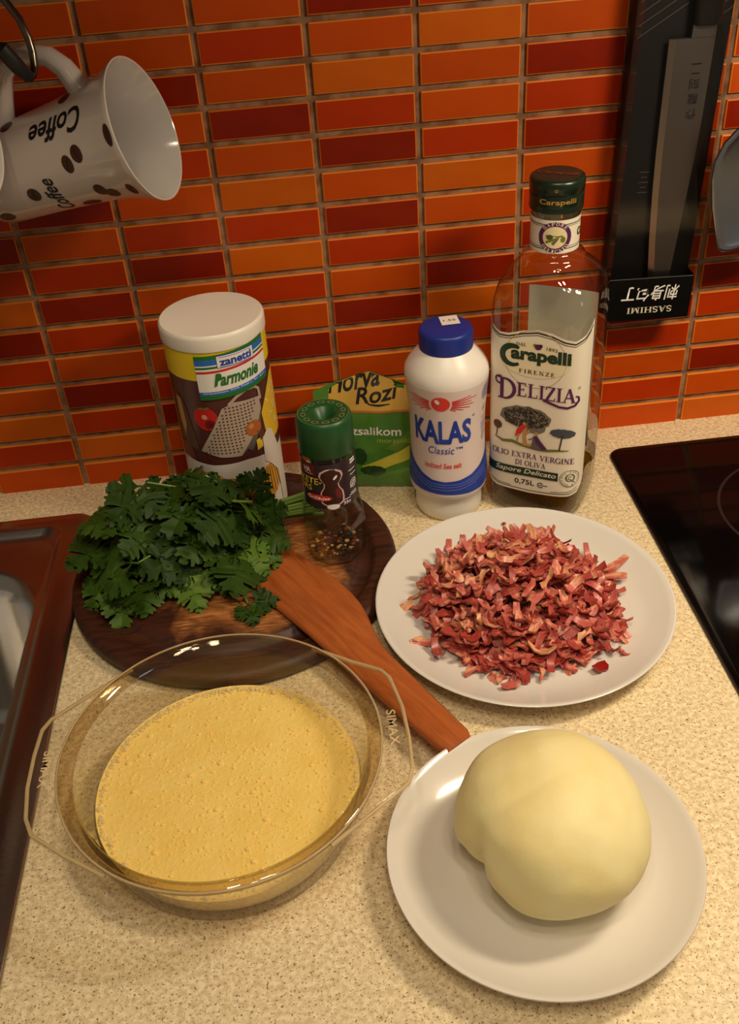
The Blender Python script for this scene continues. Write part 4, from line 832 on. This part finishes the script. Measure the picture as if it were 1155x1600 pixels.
# ------------------------------------------------------------------ mugs on hooks
MUGW = mat('mug_glaze', sr(212, 198, 188), 0.14, coat=.5)
MUGIN = mat('mug_inside_glaze', sr(200, 194, 188), 0.16, coat=.5)
MP = [(0, .587), (.06, .562), (.15, .527), (.28, .49), (.45, .462), (.7, .438), (1.0, .418), (1.3, .402), (1.5, .392), (1.55, .37)]
def mug_r(t): return lerp_tab(MP, t)
def build_mug(label, loc, axes):
    t = thing('coffee_mug', label, 'mug', loc, group='coffee mugs hanging on the rail')
    t.rotation_euler = axes.to_euler()
    body = [(0, -1.55)] + [(r, -q) for q, r in MP[::-1]] + [(.585, .008), (.577, .010), (.57, .004)]
    MB().lathe(body, 80).build('mug_body', MUGW, t, sharp=50)
    MB().lathe([(.57, .004)] + [(r - .02, -q - .002) for q, r in MP[1:9]] + [(.3, -1.47), (0, -1.47)], 80).build('inner_wall', MUGIN, t, sharp=60)
    hp = [(.36, .40), (.40, .50), (.44, .64), (.52, .75), (.66, .815), (.82, .825), (.97, .76), (1.08, .60), (1.16, .47), (1.22, .36)]
    MB().tube([(b, 0, -a) for a, b in hp], [.13, .115, .1, .095, .092, .092, .095, .1, .11, .12], 14, flat=.85).build('handle', MUGW, t)
    return t
n_ax = Vector((.9290, -.2565, .2664)).normalized(); ex_ = (Vector((0, 0, 1)) - n_ax * n_ax.z).normalized(); ey_ = n_ax.cross(ex_)
AX = Matrix((ex_, ey_, n_ax)).transposed()
mug = build_mug('coffee mug with lettering and coffee bean print hanging by its handle', (2.5507, -1.0, 4.1272), AX)
def mug_fn(t, ph, h): r = mug_r(t) + h; return (r * math.cos(math.radians(ph)), r * math.sin(math.radians(ph)), -t)
def mug_text(fn_): return xf(glyphs('Coffee', .02, .35), fn_)
gw = max(p[0] for p in glyphs('Coffee', .02, .35)[0]); gh = max(p[1] for p in glyphs('Coffee', .02, .35)[0])
BEAN, BEANL = mat('bean_brown', sr(70, 34, 20), .35), mat('bean_crease', sr(30, 14, 10), .4)
for tx_ in (mug_text(lambda x, y: (.27 + .57 * x / gw, 38 + 24 * y / gh)), mug_text(lambda x, y: (.79 + .13 * y / gh - .02 * x / gw, 152 - 56 * x / gw))): decal('coffee_lettering', [(tx_, INK['black'], 0)], mug_fn, mug, (.06, 6), .003)
for t_, ph, rx, ry, an in ((.055, 76, .04, 9, .2), (.43, 82, .055, 9, -.3), (.55, 89, .05, 9.5, .5), (1.01, 111, .06, 9, .3), (.42, 126, .055, 9, 1.0), (.34, 134, .06, 8, 1.2), (.13, 129, .045, 8, .2), (.62, 148, .09, 7, 1.3), (1.42, 134, .07, 9, .8), (.9, 178, .06, 9, .4), (.5, 200, .06, 9, .4), (1.1, 20, .06, 9, .4), (.5, 15, .055, 9, 1)):
    decal('bean_print', [(ell(t_, ph, rx, ry, 18), BEAN, 0), (stroke([(t_ - rx * .8 * math.sin(an), ph - ry * .8 * math.cos(an)), (t_ + rx * .1, ph), (t_ + rx * .8 * math.sin(an), ph + ry * .8 * math.cos(an))], .008), BEANL, 1)], mug_fn, mug, (.06, 6), .003)
build_mug('second white mug hanging closer, of which only the rim shows at the picture edge', (1.225, -1.78, 4.471), AX)
HOOKM = mat('hook_steel', sr(120, 108, 96), .25, 1.0)
hook = thing('rail_hook', 'steel hook with a black rubber tip carrying the coffee mug', 'hook', (1.6, -.9, 4.7))
hw = lambda L: [Vector(p) - Vector((1.6, -.9, 4.7)) for p in L]
MB().tube(hw([(1.25, -.5, 5.62), (1.40, -.66, 5.5), (1.55, -.8, 5.28), (1.63, -.80, 5.15), (1.72, -.86, 5.02), (1.765, -.90, 4.88), (1.775, -.92, 4.78), (1.77, -.95, 4.68), (1.755, -1.0, 4.63), (1.74, -1.07, 4.62), (1.72, -1.14, 4.66)]), .032, 10).build('steel_rod', HOOKM, hook)
MB().tube(hw([(1.735, -1.09, 4.635), (1.70, -1.16, 4.71), (1.66, -1.21, 4.80), (1.615, -1.24, 4.89), (1.60, -1.25, 4.91)]), [.05, .06, .062, .058, .03], 12).build('rubber_tip', mat('black_rubber', sr(20, 18, 17), .5), hook)
MB().tube([(-3.0, -.5, 5.66), (12, -.5, 5.66)], .06, 14).build('hanging_rail', HOOKM, label='steel rail along the tiled wall from which mugs and tools hang', category='rail')

# ------------------------------------------------------------------ boxed knife
CARD = mat('black_card', sr(15, 13, 13), .5); CARDG = mat('black_glossy_card', sr(11, 10, 10), .22)
pk = thing('knife_package', 'black upside down knife package with clear window hanging on the tiled wall', 'package', (7.30, -.25, 1.585), (0, math.radians(2.2), 0))
MB().box(-.445, .445, .02, .15, 0, 4.0).build('backing_card', CARD, pk, smooth=False)
FILMC = thin_glass('clear_film', (.86, .84, .82, 1), 1.4, .06, .3)
MB().box(-.44, .44, -.15, .018, .02, 4.0).build('clear_cover', FILMC, pk, smooth=False)
slv = MB().box(-.45, .45, -.157, -.15, 0, .47).box(-.452, -.446, -.157, .15, 0, .47).box(.446, .452, -.157, .15, 0, .47).build('end_sleeve', CARDG, pk, smooth=False)
def flip(shape, cx, cz): return xf(shape, lambda x, y: (2 * cx - x, 2 * cz - y))
SK = [(flip(text('刺身包丁', -.31, .20, .30, .37, .012, .12), .0, .29), INK['white'], 0), (flip(serif('SASHIMI', -.22, .085, .26, .155), .02, .115), INK['cream'], 0), (stroke([(-.445, .465), (.445, .465)], .008), INK['grey'], 0)]
decal('sleeve_lettering', SK, lambda x, y, h: (x, -.157 - h, y), slv)
LN = []
for i in range(9):
    LN.append((stroke([(-.42, 2.72 + .1 * i), (-.2, 2.86 + .1 * i), (.02, 3.0 + .1 * i)], .006), INK['grey'], 0)); LN.append((stroke([(.3, 2.85 + .1 * i), (.44, 2.96 + .1 * i)], .006), INK['grey'], 0))
for i in range(5): LN.append((rect(-.22 + .02 * (i % 2), 1.30 + .05 * i, -.12 - .02 * (i % 2), 1.306 + .05 * i), INK['grey'], 0))
decal('card_print', LN, lambda x, y, h: (x, .02 - h, y), pk)
KO = Vector((7.45, -.30, 1.72))
kn = thing('sashimi_knife', 'long slender steel kitchen knife with black handle inside the package', 'knife', KO)
BLADE = mat('knife_blade_steel', sr(150, 140, 134), .34, 1.0, bump=.03, bscale=20); BEVEL = mat('knife_bevel_steel', sr(196, 180, 166), .3, 1.0)
edge = [(7.36, 1.72), (7.33, 1.85), (7.314, 1.974), (7.285, 2.4), (7.264, 2.913), (7.258, 3.3), (7.26, 3.607), (7.268, 4.302)]
spine = [(7.44, 1.72), (7.50, 1.85), (7.529, 2.0), (7.566, 2.4), (7.602, 2.8), (7.638, 3.2), (7.662, 3.6), (7.688, 4.302)]
fr1, fr0, bk = [], [], []
mb = MB(); bv = MB()
g0 = [Vector((x, -.295, z)) - KO for x, z in edge]; g1 = [Vector((x + .055, -.322, z)) - KO for x, z in edge]; g2 = [Vector((x, -.322, z)) - KO for x, z in spine]; g3 = [Vector((x, -.285, z)) - KO for x, z in spine]
for k in range(7):
    bv.add([g0[k], g1[k], g1[k + 1], g0[k + 1]], [(0, 1, 2, 3)]); mb.add([g1[k], g2[k], g2[k + 1], g1[k + 1]], [(0, 1, 2, 3)]); mb.add([g2[k], g3[k], g3[k + 1], g2[k + 1]], [(0, 1, 2, 3)]); mb.add([g0[k], g3[k], g3[k + 1], g0[k + 1]], [(0, 1, 2, 3)])
nk = [(7.463, 4.30), (7.471, 4.42), (7.69, 4.42), (7.688, 4.30)]
mb.add([Vector((x, -.322, z)) - KO for x, z in nk] + [Vector((x, -.285, z)) - KO for x, z in nk], [(0, 1, 2, 3), (4, 7, 6, 5), (0, 4, 5, 1), (2, 6, 7, 3)])
bl_ = mb.build('blade', BLADE, kn, smooth=False)
bv.build('ground_edge', BEVEL, bl_, smooth=False)
MB().loft([[Vector((7.60 + .135 * math.cos(a) * s, -.315 + .066 * math.sin(a) * s, z)) - KO for a in [math.pi * 2 * i / 16 for i in range(16)]] for z, s in ((4.405, .9), (4.42, 1), (5.0, 1.02), (5.5, 1.06), (5.53, .9))], True, True).build('handle', mat('black_handle', sr(18, 18, 21), .4), kn, sharp=50)
EN = []
for i, ch in enumerate('二刻龍作'): EN.append((flip(text(ch, 7.50, 3.99 - .135 * i, 7.595, 4.085 - .135 * i, .005), 7.545, 4.0375 - .135 * i), INK['black'], 0))
decal('engraved_mark', EN, lambda x, y, h: Vector((x, -.3225 - h * .5, y)) - KO, bl_)

# ------------------------------------------------------------------ steel turner at the edge
TS = mat('turner_steel', sr(170, 172, 180), .28, 1.0)
tn = thing('steel_turner', 'polished steel kitchen turner hanging on the wall beside the knife package', 'turner', (8.28, -.6, 2.4), (0, math.radians(-11), 0))
def tl(s, y): return [(-.40 * s, y, .06), (-.36 * s, y, .02), (-.28 * s, y, 0), (.28 * s, y, 0), (.36 * s, y, .02), (.40 * s, y, .06), (.43 * s, y, .5), (.42 * s, y, .78), (.38 * s, y, .95), (.28 * s, y, 1.1), (.14 * s, y, 1.2), (.06, y, 1.26), (-.06, y, 1.26), (-.14 * s, y, 1.2), (-.28 * s, y, 1.1), (-.38 * s, y, .95), (-.42 * s, y, .78), (-.43 * s, y, .5)]
def shrink(L, k): return [(x * (1 - k * 1.2), y, .6 + (z - .6) * (1 - k)) for x, y, z in L]
MB().loft([tl(1, .015), tl(1, -.02), shrink(tl(1, -.028), .03), shrink(tl(1, -.018), .09), shrink(tl(1, .0), .16)], True, True).build('turner_blade', TS, tn, sharp=50)
MB().tube([(0, 0, 1.2), (0, -.03, 1.6), (0, -.02, 2.4), (0, .0, 3.15)], [.06, .05, .06, .06], 12, flat=.5).build('turner_handle', TS, tn)

# ------------------------------------------------------------------ unseen cupboards added to shade the upper wall and colour the sink reflection
CABW = mat('cabinet_wood', sr(120, 62, 38), .4, col2=sr(98, 48, 30), cscale=1.2, aniso=(1, 1, 6))
for k in range(3):
    cb = thing('shading_cupboard', ('unseen wooden cupboard added above the sink to shade the wall', 'unseen wooden cupboard added above the chopping board to shade the wall', 'unseen wooden cupboard added next to the cooker hood to shade the wall')[k], 'cupboard', (-5.6 + 4.1 * k, -1.60, 6.7), group='unseen shading cupboards over the worktop')
    MB().box(0, 4.08, -1.35, 1.5, 0, 5.2).build('cabinet_body', CABW, cb, smooth=False)
    MB().box(.04, 4.04, -1.6, -1.36, .02, 5.16).build('door', CABW, cb, smooth=False)
